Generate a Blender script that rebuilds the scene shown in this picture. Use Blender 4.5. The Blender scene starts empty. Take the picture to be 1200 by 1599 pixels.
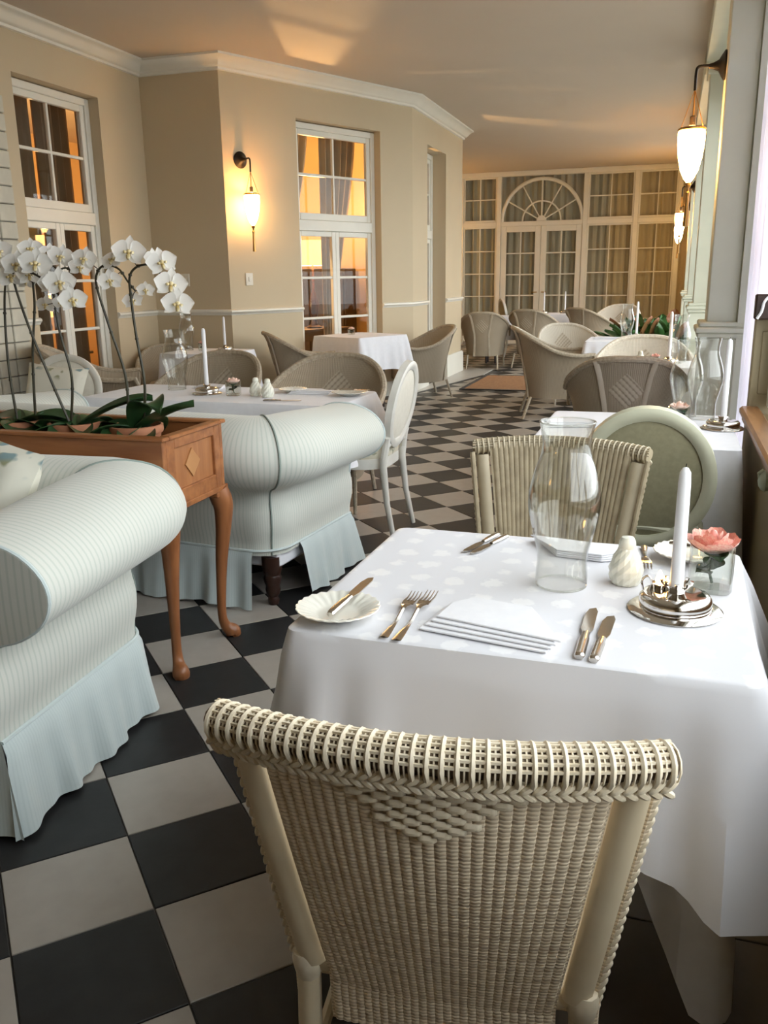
import bpy, math, random
from mathutils import Vector, Matrix
random.seed(7)
PI = math.pi
sin, cos = math.sin, math.cos
SC = bpy.context.scene
COL = SC.collection

# ------------------------------------------------------------------ camera, light, exposure
CAM_H = 1.3598
cam_d = bpy.data.cameras.new('camera')
cam_d.sensor_fit = 'VERTICAL'; cam_d.sensor_height = 36.0; cam_d.sensor_width = 27.0
cam_d.lens = 36.0 * 1351.36 / 1599.0
cam_d.clip_start = 0.02; cam_d.clip_end = 200
cam = bpy.data.objects.new('camera', cam_d); COL.objects.link(cam)
YAW, PITCH, ROLL = 0.314987, -0.263643, -0.013961
fw = Vector((-sin(YAW) * cos(PITCH), cos(YAW) * cos(PITCH), sin(PITCH)))
rt = Vector((cos(YAW), sin(YAW), 0)); up = rt.cross(fw)
r2 = rt * cos(ROLL) + up * sin(ROLL); u2 = -rt * sin(ROLL) + up * cos(ROLL)
cam.matrix_world = Matrix(((r2.x, u2.x, -fw.x, 0), (r2.y, u2.y, -fw.y, 0), (r2.z, u2.z, -fw.z, CAM_H), (0, 0, 0, 1)))
SC.camera = cam

w = bpy.data.worlds.new('overcast_sky'); SC.world = w; w.use_nodes = True
nt = w.node_tree
bg = nt.nodes['Background']
bg.inputs['Color'].default_value = (0.92, 0.96, 1.0, 1)
bg.inputs['Strength'].default_value = 5.0
SC.view_settings.view_transform = 'Standard'; SC.view_settings.look = 'None'
SC.view_settings.gamma = 1.0; SC.view_settings.use_curve_mapping = False
SC.view_settings.exposure = 0.12
SC.cycles.max_bounces = 10; SC.cycles.diffuse_bounces = 5; SC.cycles.transparent_max_bounces = 24
SC.cycles.glossy_bounces = 4; SC.cycles.transmission_bounces = 8
SC.cycles.sample_clamp_indirect = 6.0
SC.cycles.use_denoising = True

# ------------------------------------------------------------------ materials
def _n(nt, t, **kw):
    n = nt.nodes.new(t)
    for k, v in kw.items(): setattr(n, k, v)
    return n
def mixrgb(nt, fac, a, b, blend='MIX'):
    n = _n(nt, 'ShaderNodeMix', data_type='RGBA', blend_type=blend)
    for s, v in ((n.inputs[0], fac), (n.inputs[6], a), (n.inputs[7], b)):
        if hasattr(v, 'is_linked'): nt.links.new(v, s)
        else: s.default_value = v if not isinstance(v, tuple) else (*v, 1)[:4]
    return n.outputs[2]
def math_(nt, op, a, b=0.0):
    n = _n(nt, 'ShaderNodeMath', operation=op)
    for s, v in zip(n.inputs, (a, b)):
        if hasattr(v, 'is_linked'): nt.links.new(v, s)
        else: s.default_value = v
    return n.outputs[0]
def ramp(nt, fac, stops):
    n = _n(nt, 'ShaderNodeValToRGB'); r = n.color_ramp
    r.elements[0].position, r.elements[0].color = stops[0][0], (*stops[0][1], 1)
    r.elements[1].position, r.elements[1].color = stops[-1][0], (*stops[-1][1], 1)
    for p, c in stops[1:-1]:
        e = r.elements.new(p); e.color = (*c, 1)
    nt.links.new(fac, n.inputs[0]); return n.outputs[0]
def new_mat(name):
    m = bpy.data.materials.new(name); m.use_nodes = True
    return m, m.node_tree, m.node_tree.nodes['Principled BSDF']
def noise(nt, vec, scale, detail=3.0, rough=.5):
    n = _n(nt, 'ShaderNodeTexNoise'); n.inputs['Scale'].default_value = scale
    n.inputs['Detail'].default_value = detail; n.inputs['Roughness'].default_value = rough
    if vec is not None: nt.links.new(vec, n.inputs['Vector'])
    return n.outputs['Fac']
def coord(nt, which='Object'):
    return _n(nt, 'ShaderNodeTexCoord').outputs[which]
def mapping(nt, vec, scale):
    n = _n(nt, 'ShaderNodeMapping'); n.inputs['Scale'].default_value = scale
    nt.links.new(vec, n.inputs['Vector']); return n.outputs[0]
def bump(nt, bs, h, strength=.3, dist=.005):
    n = _n(nt, 'ShaderNodeBump'); n.inputs['Strength'].default_value = strength; n.inputs['Distance'].default_value = dist
    nt.links.new(h, n.inputs['Height']); nt.links.new(n.outputs[0], bs.inputs['Normal'])
def P(name, col, rough=.6, metal=0.0, col2=None, nscale=8.0, bscale=0, bstr=.2, bdist=.003, emit=None, estr=0, stretch=None, sheen=0, spec=None, sub=0):
    m, nt, bs = new_mat(name)
    bs.inputs['Roughness'].default_value = rough; bs.inputs['Metallic'].default_value = metal
    if spec is not None: bs.inputs['Specular IOR Level'].default_value = spec
    v = coord(nt)
    if stretch: v = mapping(nt, v, stretch)
    c2 = col2 or tuple(c * .88 for c in col)
    f = noise(nt, v, nscale)
    f2 = ramp(nt, f, ((.35, (0, 0, 0)), (.65, (1, 1, 1))))
    nt.links.new(mixrgb(nt, f2, col, c2), bs.inputs['Base Color'])
    if bscale: bump(nt, bs, noise(nt, v, bscale, 4), bstr, bdist)
    if sheen: bs.inputs['Sheen Weight'].default_value = sheen
    if emit:
        bs.inputs['Emission Color'].default_value = (*emit, 1); bs.inputs['Emission Strength'].default_value = estr
    if sub:
        bs.inputs['Transmission Weight'].default_value = 0
    return m
def thin_glass(name, tint=(1, 1, 1), ior=1.45, edge=1.0, rough=.0, pw=4.0):
    m, nt, bs = new_mat(name)
    out = nt.nodes['Material Output']
    tr = _n(nt, 'ShaderNodeBsdfTransparent'); tr.inputs[0].default_value = (*tint, 1)
    gl = _n(nt, 'ShaderNodeBsdfGlossy'); gl.inputs['Roughness'].default_value = rough
    lw = _n(nt, 'ShaderNodeLayerWeight'); lw.inputs['Blend'].default_value = .5
    f0 = ((ior - 1) / (ior + 1)) ** 2
    f = math_(nt, 'ADD', math_(nt, 'MULTIPLY', math_(nt, 'POWER', lw.outputs['Facing'], pw), .75 * edge), f0 * edge)
    mx = _n(nt, 'ShaderNodeMixShader'); nt.links.new(f, mx.inputs[0])
    nt.links.new(tr.outputs[0], mx.inputs[1]); nt.links.new(gl.outputs[0], mx.inputs[2])
    nt.links.new(mx.outputs[0], out.inputs['Surface']); nt.nodes.remove(bs)
    return m
def translucent(name, col, amount=.5, rough=.9, stripes=None):
    m, nt, bs = new_mat(name)
    out = nt.nodes['Material Output']
    c = mixrgb(nt, noise(nt, coord(nt), 3), col, tuple(x * .92 for x in col))
    d = _n(nt, 'ShaderNodeBsdfDiffuse'); t = _n(nt, 'ShaderNodeBsdfTranslucent')
    nt.links.new(c, d.inputs[0]); nt.links.new(c, t.inputs[0])
    mx = _n(nt, 'ShaderNodeMixShader'); mx.inputs[0].default_value = amount
    nt.links.new(d.outputs[0], mx.inputs[1]); nt.links.new(t.outputs[0], mx.inputs[2])
    nt.links.new(mx.outputs[0], out.inputs['Surface']); nt.nodes.remove(bs)
    return m

M = {}
M['wall'] = P('cream_wall_paint', (.55, .455, .31), .75, nscale=1.5, col2=(.53, .437, .297), bscale=180, bstr=.05)
M['dado'] = P('pale_dado_paint', (.62, .58, .48), .6, nscale=1.5, col2=(.60, .56, .46))
M['ceiling'] = P('ceiling_paint', (.53, .462, .38), .85, nscale=1.0, col2=(.515, .45, .37))
M['trim'] = P('off_white_trim_paint', (.74, .72, .64), .4, nscale=4, col2=(.71, .69, .61))
M['green_trim'] = P('sage_grey_trim_paint', (.585, .595, .48), .45, nscale=4, col2=(.555, .565, .455))
M['white_frame'] = P('white_window_paint', (.80, .79, .74), .4, nscale=4)
M['tile_light'] = P('light_stone_tile', (.395, .36, .318), .32, nscale=14, col2=(.365, .33, .29), bscale=60, bstr=.04)
M['tile_dark'] = P('black_slate_tile', (.018, .018, .019), .42, nscale=14, col2=(.024, .024, .025), bscale=60, bstr=.06, spec=.35)
M['tile_taupe'] = P('taupe_border_tile', (.20, .175, .145), .35, nscale=10, col2=(.18, .155, .125))
M['grout'] = P('dark_grout', (.09, .085, .078), .9, nscale=30)
M['slab'] = P('pale_stone_slab', (.52, .50, .47), .3, nscale=5, col2=(.47, .45, .42))
M['cloth'] = P('white_table_linen', (.79, .795, .84), .85, nscale=30, col2=(.76, .765, .81), bscale=900, bstr=.12, bdist=.001, sheen=.15)
M['napkin'] = P('white_napkin_linen', (.80, .80, .83), .8, nscale=40, bscale=700, bstr=.1, bdist=.001, col2=(.77, .77, .805))
M['china'] = P('ivory_glazed_china', (.82, .80, .72), .12, nscale=4, col2=(.80, .78, .70))
M['silver'] = P('polished_cutlery_steel', (.66, .62, .57), .18, 1.0, nscale=20)
M['chrome'] = P('polished_silver', (.75, .72, .68), .09, 1.0, nscale=10)
M['wax'] = P('white_candle_wax', (.86, .86, .88), .45, nscale=6)
M['black_iron'] = P('black_iron', (.018, .015, .013), .45, .6, nscale=20)
M['brass'] = P('aged_brass', (.50, .28, .09), .3, 1.0, nscale=20)
M['wood'] = P('honey_pine_wood', (.37, .145, .05), .38, nscale=3.0, col2=(.24, .085, .028), stretch=(1, 9, 9), bscale=14, bstr=.08)
M['wood_leg'] = P('honey_pine_turned_wood', (.33, .125, .045), .36, nscale=3.0, col2=(.20, .07, .024), stretch=(9, 9, 1), bscale=14, bstr=.08)
M['wood_mid'] = P('honey_panel_wood', (.40, .17, .062), .4, nscale=4, col2=(.31, .12, .042), stretch=(1, 9, 1))
M['wood_pale'] = P('pale_inlay_wood', (.50, .25, .10), .4, nscale=5, col2=(.38, .17, .06), stretch=(8, 1, 1))
M['wood_rail'] = P('oiled_oak_rail', (.40, .20, .08), .35, nscale=3, col2=(.27, .125, .045), stretch=(9, 1, 9))
M['dark_wood'] = P('dark_turned_wood', (.035, .014, .009), .3, nscale=5)
M['soil'] = P('dark_potting_soil', (.03, .02, .014), .95, nscale=60, bscale=60, bstr=.8, bdist=.01)
M['terracotta'] = P('terracotta_clay', (.50, .21, .11), .75, nscale=12, col2=(.42, .17, .09), bscale=80, bstr=.1)
M['orchid_leaf'] = P('glossy_orchid_leaf', (.028, .075, .022), .3, nscale=6, col2=(.018, .05, .018), stretch=(1, 6, 1))
M['orchid_stem'] = P('dark_orchid_stem', (.045, .04, .018), .5, nscale=30, col2=(.025, .022, .012))
M['orchid_petal'] = translucent('white_orchid_petal', (.90, .88, .84), .3)
M['orchid_lip'] = P('yellow_orchid_lip', (.55, .38, .10), .5, nscale=60, col2=(.80, .72, .50))
M['rose'] = P('pink_rose_petal', (.80, .30, .25), .55, nscale=12, col2=(.88, .55, .42), sheen=.3)
M['rose_pale'] = P('pale_peach_rose_petal', (.90, .60, .50), .55, nscale=12, col2=(.90, .74, .62))
M['leaf'] = P('rose_leaf', (.02, .05, .02), .45, nscale=10)
M['plant_leaf'] = P('bright_plant_leaf', (.06, .17, .04), .4, nscale=6, col2=(.03, .09, .03))
M['plant_leaf_red'] = P('rusty_plant_leaf', (.34, .12, .05), .45, nscale=6, col2=(.22, .14, .05))
M['louis_white'] = P('white_painted_chair_wood', (.74, .73, .68), .4, nscale=9, col2=(.66, .64, .58))
M['louis_sage'] = P('sage_painted_chair_wood', (.58, .58, .44), .42, nscale=9, col2=(.54, .54, .405))
M['olive_fabric'] = P('olive_upholstery', (.30, .275, .17), .9, nscale=60, col2=(.26, .24, .145), bscale=400, bstr=.25, bdist=.001, sheen=.2)
M['post'] = P('cream_painted_cane', (.80, .68, .48), .4, nscale=7, col2=(.70, .58, .39))
m, nt, bs = new_mat('cream_wicker_cord'); M['cane'] = m
sz = _n(nt, 'ShaderNodeSeparateXYZ'); nt.links.new(coord(nt), sz.inputs[0])
wz = math_(nt, 'ADD', math_(nt, 'MULTIPLY', sz.outputs[2], 2 * PI / .0062), math_(nt, 'MULTIPLY', noise(nt, coord(nt), 40), 3.0))
wv = math_(nt, 'ADD', math_(nt, 'MULTIPLY', math_(nt, 'SINE', wz), .5), .5)
cb = mixrgb(nt, noise(nt, coord(nt), 26), (.93, .80, .61), (.78, .65, .47))
nt.links.new(mixrgb(nt, ramp(nt, wv, ((.0, (1, 1, 1)), (.45, (0, 0, 0)))), cb, (.60, .475, .33)), bs.inputs['Base Color'])
bs.inputs['Roughness'].default_value = .6
bump(nt, bs, wv, .5, .0012)
M['cane_shaded'] = P('shaded_taupe_wicker_cord', (.40, .33, .215), .65, nscale=26, col2=(.31, .25, .16), bscale=300, bstr=.3, bdist=.001)  # darker cord and post for the far chair: backlit shade put into the colour
M['post_shaded'] = P('shaded_taupe_cane_post', (.47, .40, .28), .45, nscale=9, col2=(.40, .335, .225))
M['cane_light'] = P('pale_wicker_strand', (.82, .73, .57), .5, nscale=30, col2=(.68, .58, .42))
M['cane_dark'] = P('shadowed_wicker_core', (.20, .15, .10), .8, nscale=30)
M['rug'] = P('tan_coir_mat', (.36, .185, .08), .95, nscale=40, col2=(.27, .135, .06), bscale=300, bstr=.5)
M['rug_edge'] = P('dark_mat_binding', (.05, .045, .04), .9, nscale=40)
M['switch'] = P('ivory_switch_plastic', (.72, .68, .58), .3, nscale=5)
M['lampshade'] = P('pleated_cream_lampshade', (.85, .62, .30), .8, nscale=10, emit=(1.0, .58, .18), estr=1.5)
M['bulb'] = P('frosted_bulb', (1, .9, .7), .5, emit=(1.0, .62, .25), estr=70)
M['flame'] = P('tealight_flame', (1, .7, .3), .5, emit=(1.0, .55, .16), estr=26)
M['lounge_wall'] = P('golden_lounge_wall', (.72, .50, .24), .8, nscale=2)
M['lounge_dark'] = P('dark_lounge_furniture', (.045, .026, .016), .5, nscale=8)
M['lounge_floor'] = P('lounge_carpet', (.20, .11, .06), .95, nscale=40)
M['drape'] = P('taupe_lined_drape', (.30, .235, .16), .9, nscale=5, col2=(.25, .195, .13), sheen=.2)
M['drape_dark'] = P('brown_drape', (.17, .115, .07), .9, nscale=5)
M['drape_green'] = translucent('grey_green_curtain', (.47, .435, .35), .14)
M['drape_cream'] = translucent('cream_curtain', (.54, .45, .30), .13)
M['sheer'] = translucent('white_sheer_curtain', (.95, .93, .98), .85)
M['olive_panel'] = P('olive_painted_panel', (.33, .27, .16), .55, nscale=3, col2=(.30, .245, .145))
M['pale_green'] = P('pale_green_enamel', (.55, .62, .52), .3, nscale=5)
M['ground'] = P('bounce_paving', (.42, .42, .40), .9, nscale=2)
M['block'] = P('white_painted_masonry', (.60, .57, .47), .7, nscale=8, bscale=40, bstr=.2)
M['mortar'] = P('grey_mortar', (.20, .19, .16), .9, nscale=20)
M['pane'] = thin_glass('window_pane', (.97, .98, .97), 1.33, .8)
M['clear'] = thin_glass('clear_blown_glass', (.95, .95, .935), 1.5, 1.15, pw=2.6)
M['vase_glass'] = thin_glass('thick_clear_glass', (.94, .95, .93), 1.5, 1.1, pw=2.6)
M['frosted'] = P('frosted_cut_glass', (.80, .80, .70), .22, nscale=30, col2=(.70, .70, .60))
for key_, st_ in (('lamp_glass', 36), ('lamp_glass_strong', 95)):      # lit alabaster glass of the wall lamps
    m, nt, bs = new_mat('glowing_' + key_); M[key_] = m
    bs.inputs['Base Color'].default_value = (1, .85, .6, 1); bs.inputs['Roughness'].default_value = .4
    bs.inputs['Emission Color'].default_value = (1.0, .56, .19, 1); bs.inputs['Emission Strength'].default_value = st_

def uv_of(nt): return coord(nt, 'UV')
def stripe_mat(name, base, line, period, width, soft=.5, bsc=500):
    m, nt, bs = new_mat(name)
    s = _n(nt, 'ShaderNodeSeparateXYZ'); nt.links.new(uv_of(nt), s.inputs[0])
    wv = math_(nt, 'SINE', math_(nt, 'MULTIPLY', s.outputs[0], 2 * PI / period))
    f = ramp(nt, math_(nt, 'ADD', math_(nt, 'MULTIPLY', wv, .5), .5), ((width, (0, 0, 0)), (min(.99, width + soft), (1, 1, 1))))
    nz = noise(nt, coord(nt), 3.0)
    b2 = mixrgb(nt, nz, base, tuple(c * .93 for c in base))
    nt.links.new(mixrgb(nt, f, b2, line), bs.inputs['Base Color'])
    bs.inputs['Roughness'].default_value = .9; bs.inputs['Sheen Weight'].default_value = .25
    bump(nt, bs, math_(nt, 'ADD', math_(nt, 'MULTIPLY', f, -.35), noise(nt, coord(nt), bsc, 2)), .10, .0015)
    return m
M['ticking'] = stripe_mat('blue_green_ticking_stripe', (.65, .66, .605), (.53, .565, .51), .0195, .62, .3)
M['seam'] = P('grey_green_piping', (.25, .30, .27), .9)
M['skirting'] = stripe_mat('blue_green_skirt_stripe', (.60, .68, .68), (.54, .62, .62), .010, .5, .4)
# woven fibre: vertical ribs in u, fine weave in v
def weave_mat(name, base, dark, ru, rv, strength=.7):
    m, nt, bs = new_mat(name)
    s = _n(nt, 'ShaderNodeSeparateXYZ'); nt.links.new(uv_of(nt), s.inputs[0])
    a = math_(nt, 'ABSOLUTE', math_(nt, 'SINE', math_(nt, 'MULTIPLY', s.outputs[0], PI / ru)))
    b = math_(nt, 'ABSOLUTE', math_(nt, 'SINE', math_(nt, 'MULTIPLY', s.outputs[1], PI / rv)))
    h = math_(nt, 'ADD', math_(nt, 'MULTIPLY', a, .75), math_(nt, 'MULTIPLY', b, .25))
    f = ramp(nt, h, ((.15, (0, 0, 0)), (.75, (1, 1, 1))))
    nz = noise(nt, coord(nt), 6.0)
    c1 = mixrgb(nt, nz, base, tuple(c * .85 for c in base))
    nt.links.new(mixrgb(nt, f, dark, c1), bs.inputs['Base Color'])
    bs.inputs['Roughness'].default_value = .65
    bump(nt, bs, h, strength, .004)
    return m
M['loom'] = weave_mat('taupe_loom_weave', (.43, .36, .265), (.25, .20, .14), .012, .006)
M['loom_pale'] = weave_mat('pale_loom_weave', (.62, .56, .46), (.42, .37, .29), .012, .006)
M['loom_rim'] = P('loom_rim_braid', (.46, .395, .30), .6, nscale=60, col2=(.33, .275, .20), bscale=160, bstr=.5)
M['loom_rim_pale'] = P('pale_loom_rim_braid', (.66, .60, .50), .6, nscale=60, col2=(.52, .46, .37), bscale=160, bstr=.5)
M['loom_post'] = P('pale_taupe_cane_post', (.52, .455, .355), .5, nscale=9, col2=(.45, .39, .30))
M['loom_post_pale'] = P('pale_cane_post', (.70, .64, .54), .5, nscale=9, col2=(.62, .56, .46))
M['cream_fabric'] = P('cream_back_fabric', (.72, .69, .60), .9, nscale=30, col2=(.68, .65, .56))
M['loom_diamond'] = weave_mat('loom_diamond_weave', (.50, .43, .33), (.27, .22, .16), .022, .022)
# floral fabric
def floral(name, base, c1, c2, scale):
    m, nt, bs = new_mat(name)
    v = coord(nt)
    n1 = _n(nt, 'ShaderNodeTexVoronoi'); n1.inputs['Scale'].default_value = scale; n1.inputs['Randomness'].default_value = .8
    vd = _n(nt, 'ShaderNodeVectorMath', operation='ADD'); nt.links.new(v, vd.inputs[0])
    nz = _n(nt, 'ShaderNodeTexNoise'); nz.inputs['Scale'].default_value = scale * .8; nt.links.new(v, nz.inputs['Vector'])
    sc = _n(nt, 'ShaderNodeVectorMath', operation='SCALE'); sc.inputs['Scale'].default_value = .09; nt.links.new(nz.outputs['Color'], sc.inputs[0])
    nt.links.new(sc.outputs[0], vd.inputs[1]); nt.links.new(vd.outputs[0], n1.inputs['Vector'])
    f = ramp(nt, n1.outputs['Distance'], ((.28, (1, 1, 1)), (.36, (0, 0, 0))))
    g2 = ramp(nt, noise(nt, v, scale * .55, 2), ((.5, (0, 0, 0)), (.56, (1, 1, 1))))
    big = ramp(nt, noise(nt, v, scale * .3, 1), ((.45, (0, 0, 0)), (.5, (1, 1, 1))))
    pc = mixrgb(nt, g2, c1, c2)
    nt.links.new(mixrgb(nt, math_(nt, 'MULTIPLY', f, big), base, pc), bs.inputs['Base Color'])
    bs.inputs['Roughness'].default_value = .9
    return m
M['floral'] = floral('floral_cushion_print', (.72, .70, .60), (.22, .32, .33), (.33, .33, .20), 12)
M['floral2'] = floral('floral_seat_print', (.62, .58, .46), (.32, .33, .24), (.42, .36, .22), 26)
# damask table linen: woven sprigs, their sheen painted as a lighter tone
m, nt, bs = new_mat('damask_table_linen'); M['damask'] = m
v = coord(nt)
vo = _n(nt, 'ShaderNodeTexVoronoi'); vo.inputs['Scale'].default_value = 12.5; vo.inputs['Randomness'].default_value = .28
sc = _n(nt, 'ShaderNodeTexNoise'); sc.inputs['Scale'].default_value = 60; nt.links.new(v, sc.inputs['Vector'])
s2 = _n(nt, 'ShaderNodeVectorMath', operation='SCALE'); s2.inputs['Scale'].default_value = .035; nt.links.new(sc.outputs['Color'], s2.inputs[0])
va = _n(nt, 'ShaderNodeVectorMath', operation='ADD'); nt.links.new(v, va.inputs[0]); nt.links.new(s2.outputs[0], va.inputs[1])
mp = mapping(nt, va.outputs[0], (1, 1, 0)); nt.links.new(mp, vo.inputs['Vector'])
f = ramp(nt, vo.outputs['Distance'], ((.25, (1, 1, 1)), (.33, (0, 0, 0))))
sz = _n(nt, 'ShaderNodeSeparateXYZ'); nt.links.new(v, sz.inputs[0])   # painted sprig sheen kept to the table top, none on the drop
f = math_(nt, 'MULTIPLY', f, math_(nt, 'GREATER_THAN', sz.outputs[2], .7455))
nt.links.new(mixrgb(nt, f, (.695, .695, .73), (.80, .80, .82)), bs.inputs['Base Color'])
nt.links.new(math_(nt, 'ADD', math_(nt, 'MULTIPLY', f, -.25), .8), bs.inputs['Roughness'])
bump(nt, bs, noise(nt, v, 900, 2), .1, .001)

# ------------------------------------------------------------------ mesh helpers
class MB:
    def __init__(s): s.v = []; s.f = []; s.uv = []
    def _add(s, vs, fs, uvs=None):
        b = len(s.v); s.v += [tuple(p) for p in vs]
        s.uv += uvs if uvs else [(0, 0)] * len(vs)
        s.f += [tuple(i + b for i in f) for f in fs]; return s
    def box(s, x0, x1, y0, y1, z0, z1, b=0.0):
        if b <= 0:
            vs = [(x, y, z) for z in (z0, z1) for y in (y0, y1) for x in (x0, x1)]
            return s._add(vs, [(0, 2, 3, 1), (4, 5, 7, 6), (0, 1, 5, 4), (2, 6, 7, 3), (0, 4, 6, 2), (1, 3, 7, 5)])
        c = [(x0, x1), (y0, y1), (z0, z1)]; vs = []; idx = {}
        for i in (0, 1):
            for j in (0, 1):
                for k in (0, 1):
                    p = (c[0][i], c[1][j], c[2][k]); sg = (1 - 2 * i, 1 - 2 * j, 1 - 2 * k)
                    for a in range(3):
                        q = [p[d] + (0 if d == a else sg[d] * b) for d in range(3)]
                        idx[(i, j, k, a)] = len(vs); vs.append(tuple(q))
        fs = []
        for a in range(3):
            o = [d for d in range(3) if d != a]
            for e in (0, 1):
                def key(m, n, a=a, o=o, e=e):
                    t = [0, 0, 0]; t[a] = e; t[o[0]] = m; t[o[1]] = n; return tuple(t)
                fs.append(tuple(idx[(*key(m, n), a)] for m, n in ((0, 0), (1, 0), (1, 1), (0, 1))))
            for m in (0, 1):
                for n in (0, 1):
                    t0 = [0, 0, 0]; t0[o[0]] = m; t0[o[1]] = n; t1 = t0[:]; t1[a] = 1
                    fs.append((idx[(*t0, o[0])], idx[(*t0, o[1])], idx[(*t1, o[1])], idx[(*t1, o[0])]))
        for i in (0, 1):
            for j in (0, 1):
                for k in (0, 1): fs.append(tuple(idx[(i, j, k, a)] for a in range(3)))
        return s._add(vs, fs)
    def grid(s, rows, cu=False, cv=False, uvs=None):
        n, m = len(rows), len(rows[0]); vs = [p for r in rows for p in r]; fs = []
        for i in range(n if cu else n - 1):
            for j in range(m if cv else m - 1):
                i2, j2 = (i + 1) % n, (j + 1) % m
                fs.append((i * m + j, i2 * m + j, i2 * m + j2, i * m + j2))
        return s._add(vs, fs, [q for r in uvs for q in r] if uvs else None)
    def tube(s, pts, r, n=8, closed=False, caps=True, flat=1.0, upv=None):
        pts = [Vector(p) for p in pts]; N = len(pts)
        rs = r if isinstance(r, (list, tuple)) else [r] * N
        rows = []; prev = None
        for i, p in enumerate(pts):
            if closed: t = pts[(i + 1) % N] - pts[i - 1]
            else: t = pts[min(i + 1, N - 1)] - pts[max(i - 1, 0)]
            if t.length < 1e-9: t = Vector((0, 0, 1))
            t.normalize()
            if upv is not None:
                a = Vector(upv); a = a - t * a.dot(t); a = a.normalized() if a.length > 1e-5 else t.orthogonal().normalized()
            elif prev is None: a = t.orthogonal().normalized()
            else:
                a = prev - t * prev.dot(t); a = a.normalized() if a.length > 1e-6 else t.orthogonal().normalized()
            prev = a; b = t.cross(a)
            rows.append([p + (a * cos(2 * PI * k / n) * rs[i] * flat + b * sin(2 * PI * k / n) * rs[i]) for k in range(n)])
        base = len(s.v)
        s.grid(rows, cu=closed, cv=True)
        if caps and not closed:
            s.f.append(tuple(base + k for k in range(n))[::-1]); s.f.append(tuple(base + (N - 1) * n + k for k in range(n)))
        return s
    def lathe(s, prof, n=24, c=(0, 0, 0), scal=None, wob=None):
        rows = []
        for r, z in prof:
            row = []
            for k in range(n):
                a = 2 * PI * k / n; q = r * (1 + (scal[1] * cos(scal[0] * a) if scal else 0))
                row.append((c[0] + q * cos(a), c[1] + q * sin(a), c[2] + z))
            rows.append(row)
        return s.grid(rows, cv=True)
    def prism(s, poly, z0, z1, mat=None):
        n = len(poly); vs = [(x, y, z0) for x, y in poly] + [(x, y, z1) for x, y in poly]
        if mat: vs = [mat @ Vector(p) for p in vs]
        fs = [tuple(range(n))[::-1], tuple(range(n, 2 * n))] + [(i, (i + 1) % n, n + (i + 1) % n, n + i) for i in range(n)]
        return s._add(vs, fs)
    def add(s, o, mat=None):
        return s._add([mat @ Vector(p) for p in o.v] if mat else o.v, o.f, list(o.uv))
    def data(s, name, mat, smooth=True, fixn=True):
        me = bpy.data.meshes.new(name); me.from_pydata([tuple(p) for p in s.v], [], s.f)
        if any(u != (0, 0) for u in s.uv):
            l = me.uv_layers.new(name='UVMap')
            vi = [0] * len(me.loops); me.loops.foreach_get('vertex_index', vi)
            fl = []
            for i in vi: fl += s.uv[i]
            l.data.foreach_set('uv', fl)
        if smooth:
            me.polygons.foreach_set('use_smooth', [True] * len(me.polygons))
            if smooth != 'full':
                me.set_sharp_from_angle(angle=math.radians(42))
        if fixn:
            import bmesh
            bm = bmesh.new(); bm.from_mesh(me); bmesh.ops.recalc_face_normals(bm, faces=bm.faces[:]); bm.to_mesh(me); bm.free()
        me.materials.append(M[mat]); return me
    def build(s, name, mat, parent=None, smooth=True, fixn=True):
        return link(name, s.data(name, mat, smooth, fixn), parent)
def link(name, me, parent=None, mx=None):
    o = bpy.data.objects.new(name, me); COL.objects.link(o)
    if parent: o.parent = parent
    if mx is not None: o.matrix_basis = mx
    return o
def tag(o, label, cat, group=None):
    o['label'] = label; o['category'] = cat
    if group: o['group'] = group
    return o
def thing(name, label, cat, loc=(0, 0, 0), rz=0.0, group=None):
    o = bpy.data.objects.new(name, None); COL.objects.link(o); o.empty_display_size = .1
    o.location = loc; o.rotation_euler = (0, 0, rz); return tag(o, label, cat, group)
def setting(name, o=None):
    if o is None:
        o = bpy.data.objects.new(name, None); COL.objects.link(o); o.empty_display_size = .1
    o['kind'] = 'structure'; return o
KIDS = {}
def dup(root, loc, rz, label, group=None):
    def cp(o, par):
        c = o.copy(); COL.objects.link(c)
        if par: c.parent = par
        for ch in o.children: cp(ch, c)
        return c
    r = cp(root, None); r.location = loc; r.rotation_euler = (0, 0, rz); r['label'] = label
    if group: r['group'] = group
    return r
def ss(a, b, x):
    t = max(0, min(1, (x - a) / (b - a))); return t * t * (3 - 2 * t)
def lerp(a, b, t): return a + (b - a) * t
def smooth_path(pts, n=6, closed=False):
    P_ = [Vector(p) for p in pts]; N = len(P_); out = []
    for i in range(N if closed else N - 1):
        p0 = P_[(i - 1) % N] if closed or i > 0 else P_[0]; p1 = P_[i]; p2 = P_[(i + 1) % N]
        p3 = P_[(i + 2) % N] if closed or i + 2 < N else P_[-1]
        for k in range(n):
            t = k / n
            out.append(.5 * ((2 * p1) + (p2 - p0) * t + (2 * p0 - 5 * p1 + 4 * p2 - p3) * t * t + (3 * p1 - p0 - 3 * p2 + p3) * t ** 3))
    if not closed: out.append(P_[-1])
    return out
def TR(x, y, z): return Matrix.Translation((x, y, z))
def RZ(a): return Matrix.Rotation(a, 4, 'Z')
def RX(a): return Matrix.Rotation(a, 4, 'X')
def RY(a): return Matrix.Rotation(a, 4, 'Y')

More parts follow.
